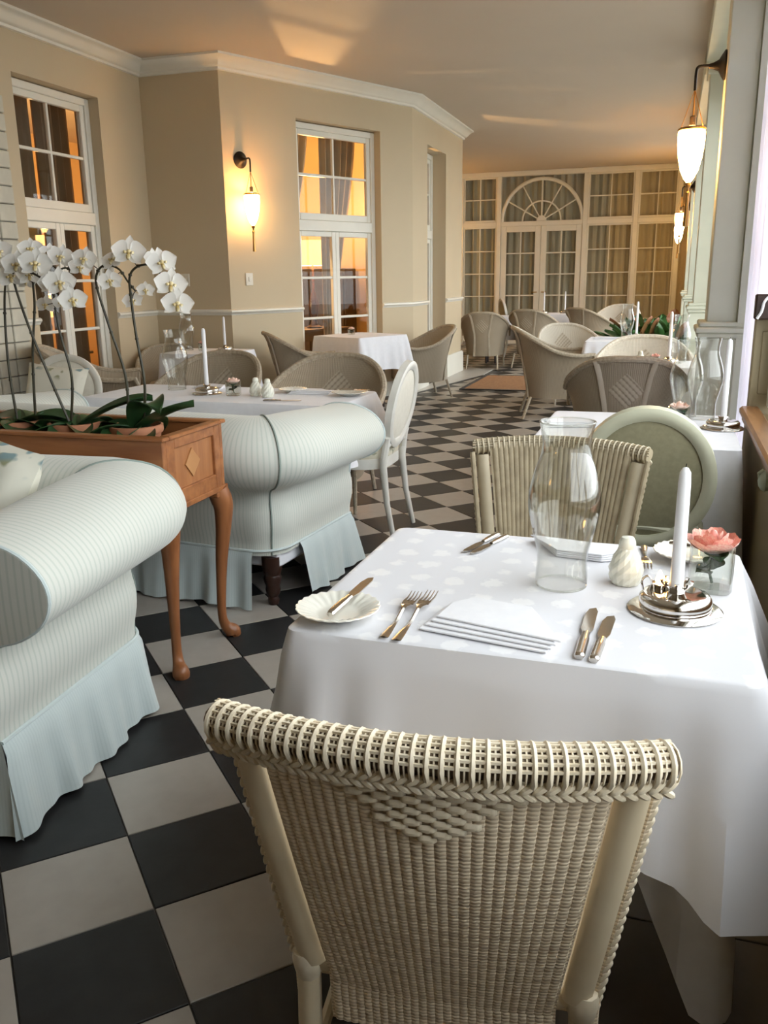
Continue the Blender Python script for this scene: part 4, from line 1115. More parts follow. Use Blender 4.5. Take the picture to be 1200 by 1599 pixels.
def orchid(label, x, y, stems, leaves):
    t = thing('potted_orchid', label, 'orchid', (x, y, .701), 0, 'white orchids in the pine stand')
    MB().lathe([(0, 0), (.062, 0), (.066, .006), (.088, .135), (.094, .137), (.097, .145), (.096, .163), (.089, .165), (.086, .152), (.082, .145), (.079, .12), (0, .12)], 28).build('pot', 'terracotta', t)
    MB().lathe([(0, .121), (.0785, .121), (.079, .135), (.06, .142), (0, .146)], 20).build('potting_mix', 'soil', t)
    for (a, Lf, Wf, ar, dr, tl) in leaves:
        o = leaf_data(Lf, Wf, ar, dr).build('leaf', 'orchid_leaf', t); o.matrix_basis = TR(.012 * cos(a), .012 * sin(a), .14) @ RZ(a) @ RX(tl)
    for pts, fl in stems:
        P_ = [Vector(p) - Vector((x, y, .701)) for p in pts]
        sm = smooth_path(P_, 8); n_ = len(sm)
        s = MB().tube(sm, [lerp(.0052, .0030, i / (n_ - 1)) for i in range(n_)], 7)
        for i in range(6, n_ - 4, 9): s.lathe([(.0, -.005), (.0058, -.004), (.0066, 0), (.0055, .005), (0, .006)], 7, tuple(sm[i]))
        s.build('stem', 'orchid_stem', t)
        for (px_, py_, pz_, nx, ny, nz, sc_) in fl:
            p = Vector((px_, py_, pz_)) - Vector((x, y, .701))
            near = min(sm, key=lambda q: (q - p).length)
            nn = Vector((nx, ny, nz)).normalized()
            flower(t, p, nn, sc_, random.uniform(-.25, .25))
            MB().tube([near, near.lerp(p, .5) - nn * .012, p - nn * .002], .0016, 5).build('pedicel', 'orchid_stem', t)
    return t
def fl(*a): return [(x, y, z, FACE.x + nx, FACE.y, FACE.z + nz, s_) for x, y, z, nx, nz, s_ in a]
orchid('white orchid on the right of the pine stand, its stem arching over to the right', -1.80, 2.66,
       [([(-1.755, 2.64, .87), (-1.73, 2.63, 1.015), (-1.741, 2.62, 1.19), (-1.748, 2.62, 1.318), (-1.742, 2.615, 1.377), (-1.712, 2.61, 1.406), (-1.662, 2.60, 1.415), (-1.622, 2.595, 1.40), (-1.592, 2.59, 1.352), (-1.565, 2.585, 1.29)],
         fl((-1.727, 2.60, 1.455, -.1, .1, 1.12), (-1.591, 2.575, 1.42, .15, 0, 1.0), (-1.56, 2.57, 1.352, .1, -.1, 1.08), (-1.537, 2.565, 1.29, .05, -.25, 1.05), (-1.655, 2.63, 1.435, .9, .3, .7))),
        ([(-1.83, 2.66, .87), (-1.818, 2.65, 1.036), (-1.852, 2.63, 1.211), (-1.879, 2.62, 1.341), (-1.872, 2.62, 1.393), (-1.837, 2.62, 1.416), (-1.787, 2.62, 1.403), (-1.754, 2.62, 1.36), (-1.735, 2.63, 1.33)],
         fl((-1.903, 2.60, 1.436, -.3, .1, .9), (-1.812, 2.60, 1.365, .1, -.1, .82), (-1.702, 2.64, 1.333, .2, -.2, .62), (-1.795, 2.61, 1.43, -.6, .5, .95), (-1.845, 2.65, 1.40, -.9, .2, .8), (-1.77, 2.66, 1.30, .2, -.3, .7)))],
       [(-.05, .27, .062, .17, .07, 0), (-.5, .21, .062, .36, .28, .1), (2.6, .24, .072, .06, .10, 0), (3.5, .22, .075, .08, .16, 0), (4.6, .17, .07, .04, .10, 0), (1.6, .2, .06, .12, .16, 0), (5.3, .19, .066, .02, .10, 0)])
orchid('white orchid in the middle of the pine stand, one stem leaning far to the left', -2.06, 2.66,
       [([(-2.07, 2.64, .87), (-2.124, 2.63, 1.029), (-2.181, 2.62, 1.21), (-2.222, 2.62, 1.366), (-2.199, 2.61, 1.409), (-2.14, 2.60, 1.40), (-2.07, 2.59, 1.37), (-2.0, 2.585, 1.31), (-1.95, 2.58, 1.28)],
         fl((-2.175, 2.59, 1.422, -.2, .1, 1.05), (-2.084, 2.575, 1.425, -.1, 0, 1.15), (-1.991, 2.57, 1.361, .1, -.1, 1.1), (-1.943, 2.565, 1.305, .3, -.2, 1.0), (-2.05, 2.60, 1.36, .3, -.2, .9))),
        ([(-2.075, 2.66, .87), (-2.045, 2.65, 1.031), (-2.067, 2.64, 1.188), (-2.076, 2.64, 1.321), (-2.06, 2.65, 1.39), (-2.03, 2.66, 1.41), (-1.99, 2.67, 1.39)],
         fl((-2.027, 2.64, 1.445, -.2, .3, .95), (-2.056, 2.65, 1.292, .1, -.1, .62), (-2.13, 2.66, 1.285, -.2, 0, .7), (-1.97, 2.66, 1.41, .3, .1, .8)))],
       [(.35, .32, .055, .22, .12, .1), (2.9, .22, .078, .10, .20, 0), (3.8, .2, .07, .05, .1, 0), (5.2, .2, .078, .03, .12, 0), (5.9, .2, .075, .06, .16, 0), (1.4, .2, .06, .1, .15, 0)])
orchid('white orchid at the left picture edge on the pine stand', -2.31, 2.66,
       [([(-2.225, 2.65, .87), (-2.197, 2.64, 1.097), (-2.163, 2.64, 1.277), (-2.156, 2.64, 1.365), (-2.13, 2.64, 1.42), (-2.09, 2.645, 1.43), (-2.05, 2.65, 1.40)],
         fl((-2.158, 2.65, 1.475, -.1, .3, .9), (-2.09, 2.66, 1.46, .2, .3, .8), (-2.20, 2.66, 1.37, -.3, 0, .8))),
        ([(-2.30, 2.64, .87), (-2.30, 2.63, 1.072), (-2.285, 2.63, 1.278), (-2.25, 2.62, 1.39), (-2.22, 2.62, 1.44), (-2.19, 2.62, 1.45)],
         fl((-2.25, 2.60, 1.465, -.2, .2, 1.0), (-2.225, 2.61, 1.385, .1, 0, 1.0), (-2.30, 2.62, 1.43, -.3, .1, 1.0), (-2.145, 2.61, 1.39, .2, -.1, .9)))],
       [(.3, .26, .075, .13, .15, 0), (2.9, .24, .078, .10, .12, 0), (5.6, .22, .08, .06, .13, 0), (4.4, .2, .07, .05, .1, 0), (1.6, .2, .06, .12, .15, 0), (-.1, .2, .07, .09, .13, 0)])

# ------------------------------------------------------------------ loom tub armchairs
def tub_chair(label, loc, rz, pale=False, W_=.78, group='woven tub armchairs', back=.87):
    """faces local +y; back at -y"""
    t = thing('tub_armchair', label, 'chair', loc, rz, group)
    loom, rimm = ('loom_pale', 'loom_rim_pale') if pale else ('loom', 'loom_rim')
    a = W_ / 2 * .94; b = .34; ARM = .625
    NU, NV = 64, 14
    def plan(u):           # u in -1..1 round the back, arms run forward
        s = abs(u); sg = 1 if u >= 0 else -1
        if s < .68:
            th = s / .68 * PI / 2; return Vector((sg * a * sin(th), -b * cos(th) + .02))
        f = (s - .68) / .32; return Vector((sg * (a + .012 * sin(PI * f)), .02 + f * .36))
    def rimz(u):
        s = abs(u); return back - (back - ARM) * (.55 * ss(.06, .80, s) + .45 * ss(.20, .92, s)) + .012 * ss(.9, 1, s)
    def scale(v, u):
        s = abs(u); lo = .70 if s < .6 else lerp(.70, .80, ss(.6, 1, s))
        k = lo + (1 - lo) * (v ** 1.5) + .05 * ss(.86, 1, v)
        return k
    rows, uvs = [], []; inn = []
    L = 0; pu = None
    for i in range(NU + 1):
        u = -1 + 2 * i / NU; p = plan(u)
        if pu is not None: L += (p - pu).length
        pu = p; r1, r2_, uv = [], [], []
        for j in range(NV + 1):
            v = j / NV; k = scale(v, u); z = lerp(.20, rimz(u), v)
            yf = p.y * k if p.y < 0 else p.y * lerp(.92, 1, v)
            lean = -.05 * v * (1 - ss(.2, .7, abs(u)))
            q = Vector((p.x * k, yf + lean, z)); r1.append(q)
            c_ = Vector((-p.x, -p.y * .8, 0)); c_ = c_.normalized() * .014 if c_.length else c_
            r2_.append(q + c_); uv.append((L + .001, z))
        rows.append(r1 + r2_[::-1]); uvs.append(uv + uv[::-1])
    m = MB(); m.grid(rows, cv=True, uvs=uvs); q = 2 * NV + 2
    m.f.append(tuple(range(q))); m.f.append(tuple(len(m.v) - 1 - i for i in range(q)))
    m.build('shell', loom, t)
    rim = [(rows[i][NV] + rows[i][NV + 1]) / 2 for i in range(NU + 1)]
    full_ = [rim[0] + Vector((0, .012, -.16)), rim[0] + Vector((0, .022, -.05)), *rim, rim[-1] + Vector((0, .022, -.05)), rim[-1] + Vector((0, .012, -.16))]
    MB().tube(full_, [.012, .018] + [.021] * (NU + 1) + [.018, .012], 8).build('rim', rimm, t)
    # two flat posts running up the outside of the back
    for sg in (-1, 1):
        i = int(NU / 2 + sg * NU * .105); pts = []
        for j in range(NV + 1):
            p = rows[i][j]; d = Vector((p.x, p.y, 0)).normalized(); pts.append(p + d * .011 + Vector((sg * .030 * (1 - abs(2 * (j / NV) - 1)) * -1, 0, 0)))
        MB().tube(pts, .018, 6, flat=.55, upv=(0, 1, 0)).build('post', 'loom_post_pale' if pale else 'loom_post', t)
    # diamond of open weave inside and outside the back
    for k_, off in ((0, .004), (1, -.019)):
        g_ = []; uv = []
        for ia in range(7):
            row = []; ru_ = []
            for ja in range(7):
                x = (ia - ja) / 12; z = (ia + ja) / 12 - .5
                u = x * .30; fi = (u + 1) / 2 * NU; i = int(fi); vz = .70 + z * .34; fj = vz * NV; j = int(fj)
                p = rows[i][j].lerp(rows[i + 1][j], fi - i); p2 = rows[i][j + 1].lerp(rows[i + 1][j + 1], fi - i); p = p.lerp(p2, fj - j)
                row.append(p + Vector((0, -1, .2)).normalized() * off); ru_.append((ia * .02, ja * .02))
            g_.append(row); uv.append(ru_)
        MB().grid(g_, uvs=uv).build('diamond_weave', 'loom_diamond', t)
    # seat, apron, legs
    poly = []
    for i in range(0, NU + 1, 2):
        p = rows[i][5]; poly.append((p.x * .96, p.y * .96))
    MB().prism(poly[::-1], .40, .44).build('seat', loom, t)
    cu = MB(); rows2 = []
    for f, z in ((.93, .44), (.955, .455), (.95, .475), (.90, .492), (.6, .502), (.02, .505)): rows2.append([(p[0] * f, (p[1] - .08) * f + .08, z) for p in poly])
    cu.grid(rows2, cv=True).build('seat_pad', 'loom_rim_pale' if pale else 'loom_rim', t)
    fa = rows[0][2]; fb = rows[-1][2]
    MB().box(fa.x, fb.x, fa.y - .012, fa.y + .006, .22, .42, .004).build('apron', loom, t, smooth=False)
    for sg in (-1, 1):
        MB().tube([(sg * .245, -.27, .001), (sg * .23, -.20, .22)], [.013, .017], 8).build('leg', rimm, t)
        MB().tube([(sg * (a * .80), .385, .001), (sg * (a * .78), .36, .23), (sg * a * .80, .355, .42)], [.012, .016, .017], 8).build('leg', rimm, t)
    return t
TUBS = {}
def tub(label, x, y, deg, pale=False, rot0=0, sc_=1.0):
    k = pale
    if k not in TUBS:
        TUBS[k] = tub_chair(label, (x, y, 0), math.radians(deg), pale); o = TUBS[k]
    else: o = dup(TUBS[k], (x, y, 0), math.radians(deg), label)
    o.scale = (sc_, sc_, sc_); return o
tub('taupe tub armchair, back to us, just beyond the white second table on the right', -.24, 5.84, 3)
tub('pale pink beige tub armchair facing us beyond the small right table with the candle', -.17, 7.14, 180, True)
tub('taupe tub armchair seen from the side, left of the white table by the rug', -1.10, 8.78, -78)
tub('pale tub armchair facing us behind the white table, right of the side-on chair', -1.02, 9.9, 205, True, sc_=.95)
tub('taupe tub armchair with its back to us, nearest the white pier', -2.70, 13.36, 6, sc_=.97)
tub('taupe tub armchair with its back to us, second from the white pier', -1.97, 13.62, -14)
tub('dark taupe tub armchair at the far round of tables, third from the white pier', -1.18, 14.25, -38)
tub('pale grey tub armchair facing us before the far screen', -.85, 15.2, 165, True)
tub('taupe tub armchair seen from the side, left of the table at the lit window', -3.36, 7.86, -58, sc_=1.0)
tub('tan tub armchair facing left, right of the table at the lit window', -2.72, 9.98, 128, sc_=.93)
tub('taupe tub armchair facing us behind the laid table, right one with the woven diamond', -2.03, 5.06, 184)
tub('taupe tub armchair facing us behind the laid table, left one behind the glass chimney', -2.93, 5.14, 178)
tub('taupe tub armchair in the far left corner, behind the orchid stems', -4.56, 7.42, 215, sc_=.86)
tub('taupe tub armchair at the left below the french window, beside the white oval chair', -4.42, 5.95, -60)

# ------------------------------------------------------------------ oval-back painted chairs
def oval_chair(label, loc, rz, frame='louis_white', pad='floral2', group=None, lean=.15, RXo=.235, RZo=.265, zc=.70):
    """faces local +y; oval back at y=0"""
    t = thing('oval_back_chair', label, 'chair', loc, rz, group)
    zc_ = zc
    B = TR(0, -.02, .46) @ RX(lean) @ TR(0, 0, -.46)
    ring = []
    for k in range(48):
        a_ = 2 * PI * k / 48; ring.append(a_)
    m = MB(); rows = []
    for a_ in ring:
        c_ = Vector((cos(a_) * RXo, 0, sin(a_) * RZo + zc_)); n_ = Vector((cos(a_), 0, sin(a_))).normalized(); row = []
        for d_, y in ((.0, .020), (-.012, .026), (-.030, .024), (-.045, .014), (-.045, -.012), (-.030, -.020), (-.012, -.020), (0, -.014)):
            row.append(c_ + n_ * d_ + Vector((0, y, 0)))
        rows.append(row)
    m.grid(rows, cu=True, cv=True); MB().add(m, B).build('back_frame', frame, t)
    for sgn, nm in ((1, 'back_pad'), (-1, 'back_panel')):
        rw = []
        for f, bul in ((1.0, .0), (.97, .008), (.85, .018), (.6, .028), (.3, .033), (.02, .035)):
            bl = bul * (1 if sgn > 0 else .35)
            rw.append([Vector((cos(a_) * (RXo - .043) * f, sgn * (.004 + bl), sin(a_) * (RZo - .043) * f + zc_)) for a_ in ring])
        MB().add(MB().grid(rw, cv=True), B).build(nm, 'cream_fabric' if pad == 'floral2' else pad, t)
    for sx in (-1, 1):
        pts = [B @ Vector((sx * RXo * .80, 0, zc_ - RZo * .66)), B @ Vector((sx * .165, 0, .52)), Vector((sx * .175, -.02, .44))]
        MB().tube(smooth_path(pts, 5), .019, 8).build('back_post', frame, t)
    MB().tube(smooth_path([B @ Vector((-.15, 0, .505)), B @ Vector((0, 0, .525)), B @ Vector((.15, 0, .505))], 6), .013, 8).build('lower_rail', frame, t)
    # seat rail and cushion
    pl_ = []
    for k in range(40):
        a_ = 2 * PI * k / 40; c, s = cos(a_), sin(a_)
        x = (abs(c) ** .5) * (1 if c > 0 else -1) * lerp(.20, .245, (s + 1) / 2); y = (abs(s) ** .6) * (1 if s > 0 else -1) * .225 + .205
        pl_.append((x, y))
    MB().prism(pl_, .385, .44).build('seat_rail', frame, t)
    rw = []
    for f, z in ((.985, .44), (1.0, .455), (.99, .478), (.93, .497), (.6, .512), (.02, .517)): rw.append([(p[0] * f, (p[1] - .205) * f + .205, z) for p in pl_])
    MB().grid(rw, cv=True).build('seat_pad', pad, t)
    for sx in (-1, 1):
        MB().lathe([(0, .001), (.013, .001), (.015, .02), (.0125, .03), (.017, .2), (.020, .33), (.014, .345), (.023, .36), (.023, .395), (0, .395)], 14, (sx * .205, .385, 0)).build('leg', frame, t)
        MB().tube([(sx * .185, -.075, .001), (sx * .178, -.035, .2), (sx * .172, -.015, .40), (sx * .172, -.02, .45)], [.0135, .0165, .020, .021], 10).build('leg', frame, t)
    return t
oval_chair('sage painted oval-back chair with olive upholstery, its back to us at the second table', (-.045, 3.03, 0), .04, 'louis_sage', 'olive_fabric', lean=.17, RXo=.228, RZo=.252, zc=.70)
oval_chair('white oval-back chair seen side-on in the aisle, at the laid table end', (-1.40, 4.42, 0), PI / 2 + .0, 'louis_white', 'floral2', lean=.20, RXo=.215, RZo=.235, zc=.715)
oval_chair('white oval-back chair with a cushion at the left end of the laid table', (-3.78, 4.80, 0), math.radians(195), 'louis_white', 'floral2', RXo=.24, RZo=.23, zc=.68)
oval_chair('tiny white oval-back chair far off before the french doors', (-2.72, 15.4, 0), math.radians(-65), 'louis_white', 'olive_fabric', zc=.74)
pillow('cream scatter cushion with green sprigs on the white oval chair', (-3.70, 4.60, .67), (math.radians(66), .1, math.radians(12)), .40, 'floral', .07)

# ------------------------------------------------------------------ the other tables
def laid_table(label, clabel, x, y, w_, d_, rz=0, z=TZ, drop=.26, cd=.36, seed=0, **kw):
    dining_table(w_ - .01, d_ - .01, z - .004, label, (x, y, 0), rz)
    return cloth('tablecloth', w_, d_, z, drop, cd, 'cloth', clabel, (x, y, 0), rz, seed=seed, rows=12, **kw)
T2 = (-.10, 3.69); T3 = (-2.30, 4.32); T6 = (-.155, 6.48); T7 = (-.40, 8.95); T5 = (-3.93, 7.02); T8 = (-1.75, 15.1)
laid_table('second dining table on the right, beside the oak rail', 'bright white tablecloth of the second table on the right, beside the oak rail', *T2, .76, .82, .0, drop=.62, cd=.68, seed=21, flare=.012, cflare=.012, fold=.007)
laid_table('long laid table behind the second sofa', 'white tablecloth of the long laid table behind the second sofa', *T3, 1.52, .62, -.03, drop=.22, cd=.30, seed=22)
e4 = Vector((-3.0, 8.47)); de = Vector((DD.x, DD.y)); ne = Vector((-DD.y, DD.x))
c4 = e4 + de * .37 + ne * .35
laid_table('square table under the lit window of the angled wall', 'white tablecloth hanging from the table under the lit window', c4.x, c4.y, .74, .70, math.atan2(DD.y, DD.x), z=.775, drop=.34, cd=.44, seed=23)
laid_table('small table between two tub chairs, near the first lamp pier', 'white tablecloth with a candle between two tub chairs on the right', *T6, .70, .52, 0, drop=.24, cd=.32, seed=24)
laid_table('table to the right of the side-on tub chair', 'white tablecloth right of the side-on tub chair', *T7, .72, .72, 0, drop=.26, cd=.34, seed=25)
laid_table('table in the far left corner behind the orchids', 'white tablecloth of the table in the far left corner', *T5, .64, .60, .0, drop=.36, cd=.44, seed=26)
laid_table('table before the far french doors', 'white tablecloth of the table before the far french doors', *T8, 1.1, .8, 0, drop=.3, cd=.36, seed=27)
laid_table('table nearest the white pier among the far chairs', 'white tablecloth of the table nearest the white pier', -2.74, 14.22, .6, .6, .1, drop=.3, cd=.36, seed=28)

# ------------------------------------------------------------------ tableware
def P3(c, x, y, z): return (c[0] + x, c[1] + y, z)
def blade_mesh(pts, thick, zc=0.0):
    m = MB(); m.prism(pts, zc, zc + thick); return m
def knife(label, loc, rz, Lk=.235, group=None, w_=1.0):
    t = thing('table_knife', label, 'knife', loc, rz, group)
    Lh = Lk * .46
    MB().tube(smooth_path([(0, .0, .0045), (0, .01, .006), (0, Lh * .5, .006), (0, Lh * .92, .0055), (0, Lh, .005)], 4), [.0065 * w_] * 3 + [.0078 * w_] * 8 + [.0062 * w_] * 5 + [.0045], 8, flat=.7, upv=(0, 0, 1)).build('handle', 'silver', t)
    Lb = Lk - Lh; q = .0095 * w_
    MB().prism([(-q * .55, Lh), (-q, Lh + .02), (-q * 1.02, Lh + Lb * .7), (-q * .55, Lh + Lb * .93), (q * .5, Lh + Lb), (q * .95, Lh + Lb * .85), (q * .98, Lh + .02), (q * .55, Lh)], .003, .0052).build('blade', 'silver', t, smooth=False)
    return t
def fork(label, loc, rz, Lk=.21, group=None):
    t = thing('table_fork', label, 'fork', loc, rz, group); m = MB()
    n = 14; rows = []
    for k in range(n + 1):
        f = k / n; y = f * Lk * .70; wd = lerp(.0085, .0036, ss(0, .55, f)); wd = wd if f < .8 else lerp(.0036, .0115, ss(.8, 1, f))
        z = .003 + .010 * ss(.45, .9, f) - .004 * ss(.9, 1, f)
        rows.append([(-wd, y, z), (0, y, z + .0022), (wd, y, z), (0, y, z - .0015)])
    m.grid(rows, cv=True); m.f.append((0, 1, 2, 3)); q = len(m.v); m.f.append((q - 1, q - 2, q - 3, q - 4))
    m.build('handle', 'silver', t)
    m = MB(); y0_ = Lk * .70
    m.add(MB().prism([(-.0115, y0_ - .001), (.0115, y0_ - .001), (.0125, y0_ + .016), (-.0125, y0_ + .016)], .0085, .0105))
    for k in range(4):
        x = -.0105 + .007 * k
        m.tube([(x, y0_ + .014, .0095), (x, y0_ + Lk * .18, .0072), (x, Lk, .011)], [.0021, .0020, .0009], 6)
    m.build('tines', 'silver', t)
    return t
def plate(label, loc, r=.08, group=None):
    t = thing('side_plate', label, 'plate', loc, 0, group)
    pr = [(0, .003), (.45, .003), (.55, .005), (.64, .010), (.80, .014), (.97, .019), (1.0, .021), (.99, .0225), (.96, .0225), (.80, .018), (.64, .0135), (.55, .009), (.45, .0065), (0, .0065)]
    rows = []
    for q, z in pr:
        rows.append([(r * q * (1 + .012 * max(0, q - .6) / .4 * cos(24 * 2 * PI * k / 96)) * cos(2 * PI * k / 96), r * q * (1 + .012 * max(0, q - .6) / .4 * cos(24 * 2 * PI * k / 96)) * sin(2 * PI * k / 96), z + (.0010 * cos(24 * 2 * PI * k / 96) if q > .6 and z > .009 else 0)) for k in range(96)])
    MB().grid(rows, cv=True).build('dish', 'china', t)
    return t
def chimney(label, loc, group=None, hh=.335):
    t = thing('hurricane_glass', label, 'vase', loc, 0, group); s_ = hh / .335
    pr = [(.0515, 0), (.052, .02), (.050, .05), (.052, .075), (.062, .115), (.0705, .155), (.072, .18), (.069, .205), (.060, .24), (.051, .265), (.0475, .285), (.0485, .305), (.053, .328), (.0545, .335)]
    pts = smooth_path([(r, z, 0) for r, z in pr], 4)
    outer = [(p.x * s_, p.y * s_) for p in pts]; inner = [(p[0] - .0022, p[1]) for p in outer][::-1]
    MB().lathe(outer + inner + [outer[0]], 48).build('glass_body', 'clear', t)
    MB().tube([(.0534 * s_ * cos(a), .0534 * s_ * sin(a), hh) for a in [2 * PI * k / 40 for k in range(40)]], .0016, 6, closed=True).build('rolled_lip', 'vase_glass', t)
    MB().tube([(.0505 * s_ * cos(a), .0505 * s_ * sin(a), .0018) for a in [2 * PI * k / 40 for k in range(40)]], .0018, 6, closed=True).build('foot_ring', 'vase_glass', t)
    return t
def candlestick(label, loc, group=None, hh=.29, full_=True):
    t = thing('candlestick', label, 'candlestick', loc, 0, group)
    MB().lathe([(0, 0), (.084, 0), (.086, .003), (.078, .008), (.064, .010), (.066, .014), (.0655, .026), (.060, .033), (.048, .036), (.030, .034), (.018, .037), (0, .037)], 48).build('base', 'chrome', t)
    MB().lathe([(0, .036), (.016, .037), (.019, .046), (.022, .050), (.020, .052), (.0125, .050), (.012, .044), (0, .044)], 20).build('candle_cup', 'chrome', t)
    if full_:
        cr = MB()
        for k in range(8):
            a = 2 * PI * k / 8; cr.tube([(.019 * cos(a), .019 * sin(a), .048), (.026 * cos(a), .026 * sin(a), .054), (.027 * cos(a), .027 * sin(a), .060)], [.003, .003, .004], 6)
        cr.build('cup_petals', 'chrome', t)
        MB().tube(smooth_path([(-.058, .004, .030), (-.062, .004, .052), (-.052, .004, .062), (-.044, .004, .05), (-.046, .004, .034)], 5), .0022, 6).build('ring_handle', 'chrome', t)
        MB().lathe([(0, .034), (.016, .034), (.0165, .044), (.015, .0445), (.0145, .039), (0, .039)], 20, (-.030, .022, 0)).build('tealight', 'chrome', t)
        f_ = MB().lathe([(0, 0), (.006, .004), (.0085, .010), (.006, .020), (.002, .029), (0, .031)], 12, (-.030, .022, .039)).build('flame', 'flame', t)
    MB().lathe([(0, .045), (.0125, .045), (.0122, .09), (.0112, hh - .03), (.0098, hh - .010), (.005, hh - .002), (0, hh)], 20).build('candle', 'wax', t)
    MB().tube([(0, 0, hh - .002), (.001, 0, hh + .006)], .0009, 5).build('wick', 'black_iron', t)
    return t
def rose_bloom(par, c, r, mat, layers=((3, .30, .95), (4, .52, .9), (5, .78, .72), (6, 1.0, .5))):
    key = 'rp' + mat
    if key not in PET:
        rows = []
        for i in range(7):
            t_ = i / 6; wd = sin(PI * (.12 + .80 * t_) ** .8) ** .6 * .62; rw = []
            for j in range(-3, 4):
                a = j / 3 * wd * 1.15
                rr_ = .22 + .78 * sin(PI * .60 * t_) + .05 * ss(.85, 1, t_)
                rw.append((rr_ * cos(a), rr_ * sin(a), t_ * .95 - .10 * ss(.85, 1, t_) - .06 * (j / 3) ** 2))
            rows.append(rw)
        PET[key] = MB().grid(rows).data('rose_petal', mat)
    b = par
    for n_, rad_, hh in layers:
        for k in range(n_):
            link('rose_petal', PET[key], b, TR(*c) @ RZ(2 * PI * k / n_ + rad_ * 5 + random.uniform(-.15, .15)) @ Matrix.Diagonal((r * rad_, r * rad_, r * hh * 1.1, 1)))
    MB().lathe([(0, r * .05), (r * .18, r * .3), (r * .18, r * .7), (r * .10, r * .9), (0, r * .95)], 10, c).build('bud', mat, b)
def rose_glass(label, loc, wv, hv, mat, r, group=None, big=False):
    t = thing('rose_vase', label, 'vase', loc, random.uniform(-.2, .2), group)
    n = 24; rows = []
    def sq(k, w2): 
        a = 2 * PI * k / n; c, s = cos(a), sin(a); return (abs(c) ** .55 * (1 if c > 0 else -1) * w2, abs(s) ** .55 * (1 if s > 0 else -1) * w2)
    for w2, z in ((.002, 0), (wv * .94, 0), (wv, .004), (wv, hv), (wv - .003, hv), (wv - .003, .010), (.002, .010)): rows.append([(*sq(k, w2), z) for k in range(n)])
    MB().grid(rows, cv=True).build('glass_cube', 'vase_glass', t)
    MB().tube(smooth_path([(.004, 0, .012), (-.004, .004, hv * .5), (0, 0, hv * .86)], 5), .0028, 7).build('stem', 'leaf', t)
    for k, (a, z, tl) in enumerate(((1.0, .45, -.4), (3.4, .35, -.2), (5.0, .8, .0), (2.4, .88, -.1))):
        o = leaf_data(wv * (.8 if z < .6 else 1.25), wv * .55, .01, .012).build('leaf', 'leaf', t); o.matrix_basis = TR(0, 0, hv * z) @ RZ(a) @ RY(tl)
    rose_bloom(t, (0, 0, hv * .82), r, mat, ((3, .34, 1.02), (4, .56, .98), (5, .80, .88), (6, 1.0, .70)) if big else ((3, .32, .95), (4, .6, .9), (5, .95, .68)))
    return t
def shaker(label, loc, group=None, s_=1.0):
    t = thing('salt_shaker', label, 'shaker', loc, .3, group); rows = []
    for k_, (r, z) in enumerate([(0, 0), (.026, 0), (.030, .006), (.0335, .02), (.034, .032), (.031, .045), (.026, .058), (.020, .070), (.017, .076), (0, .078)]):
        rows.append([(r * s_ * (1 + (.05 if (k + k_) % 2 else -.03)) * cos(2 * PI * k / 16), r * s_ * (1 + (.05 if (k + k_) % 2 else -.03)) * sin(2 * PI * k / 16), z * s_) for k in range(16)])
    MB().grid(rows, cv=True).build('cut_glass_body', 'frosted', t, smooth=False)
    MB().lathe([(.0165, .074), (.0175, .078), (.0165, .090), (.012, .098), (0, .101)], 16, ).build('cap', 'frosted', t)
    if s_ != 1: t.scale = (1, 1, 1)
    return t
def napkin(label, loc, rz, Ln=.24, Wn=.15, group=None, n=4, mat='napkin'):
    t = thing('folded_napkin', label, 'napkin', loc, rz, group)
    for k in range(n):
        f = 1 - .05 * k; z = .0045 * k; rows = []
        pts = [(-Ln / 2 * f, -Wn * .42 + .012 * k), (Ln / 2 + .006 * k - .01, -Wn * .45 + .008 * k), (Ln / 2 * .92, -Wn * .30 + .008 * k), (Ln * .16, Wn * .52), (-Ln * .30, Wn * .55), (-Ln / 2 * f, Wn * .28)]
        m = MB(); m.prism(pts, z, z + .0038); o = m.build('fold', mat, t, smooth=False)
        bv = o.modifiers.new('soft_edge', 'BEVEL'); bv.width = .0016; bv.segments = 2
    return t
# --- on the nearest table
plate('ivory side plate with a fluted rim at the near left corner of the nearest table', (-.552, 1.409, TZ + .001), .079)
k_ = knife('butter knife lying across the fluted side plate', (-.545, 1.350, TZ + .024), math.radians(-4), .195)
k_.rotation_euler = (.03, 0, math.radians(-4))
fork('left dinner fork beside the fluted side plate', (-.438, 1.332, TZ + .002), 0, .215)
fork('right dinner fork, between its twin and the folded napkin', (-.413, 1.326, TZ + .002), math.radians(-1.0), .235)
napkin('white folded napkin at the near place of the nearest table', (-.258, 1.435, TZ + .002), math.radians(-9), .245, .16)
knife('left table knife right of the folded napkin', (-.104, 1.340, TZ + .001), math.radians(-1), .232, w_=1.15)
knife('right table knife nearest the silver candlestick', (-.080, 1.334, TZ + .001), math.radians(-4), .208, w_=1.15)
chimney('clear glass hurricane chimney standing on the nearest table', (-.175, 1.70, TZ + .001))
candlestick('round silver candlestick with a tall white candle and lit tealight on the nearest table', (.046, 1.612, TZ + .001), hh=.275)
rose_glass('square glass vase with a pink open rose behind the silver candlestick', (.112, 1.755, TZ + .001), .042, .092, 'rose', .050, big=True)
shaker('frosted cut-glass shaker beside the hurricane chimney', (-.050, 1.742, TZ + .001))
knife('left one of the knives at the far place, pointing to us', (-.362, 2.005, TZ + .001), math.radians(163), .165, w_=.9)
knife('right one of the knives at the far place, pointing to us', (-.338, 1.995, TZ + .001), math.radians(161), .165, w_=.9)
napkin('white folded napkin behind the hurricane chimney at the far place', (-.165, 1.935, TZ + .002), PI - .1, .22, .12)
fork('fork standing out behind the cut-glass shaker at the far place', (-.020, 2.00, TZ + .002), PI + .05, .19)
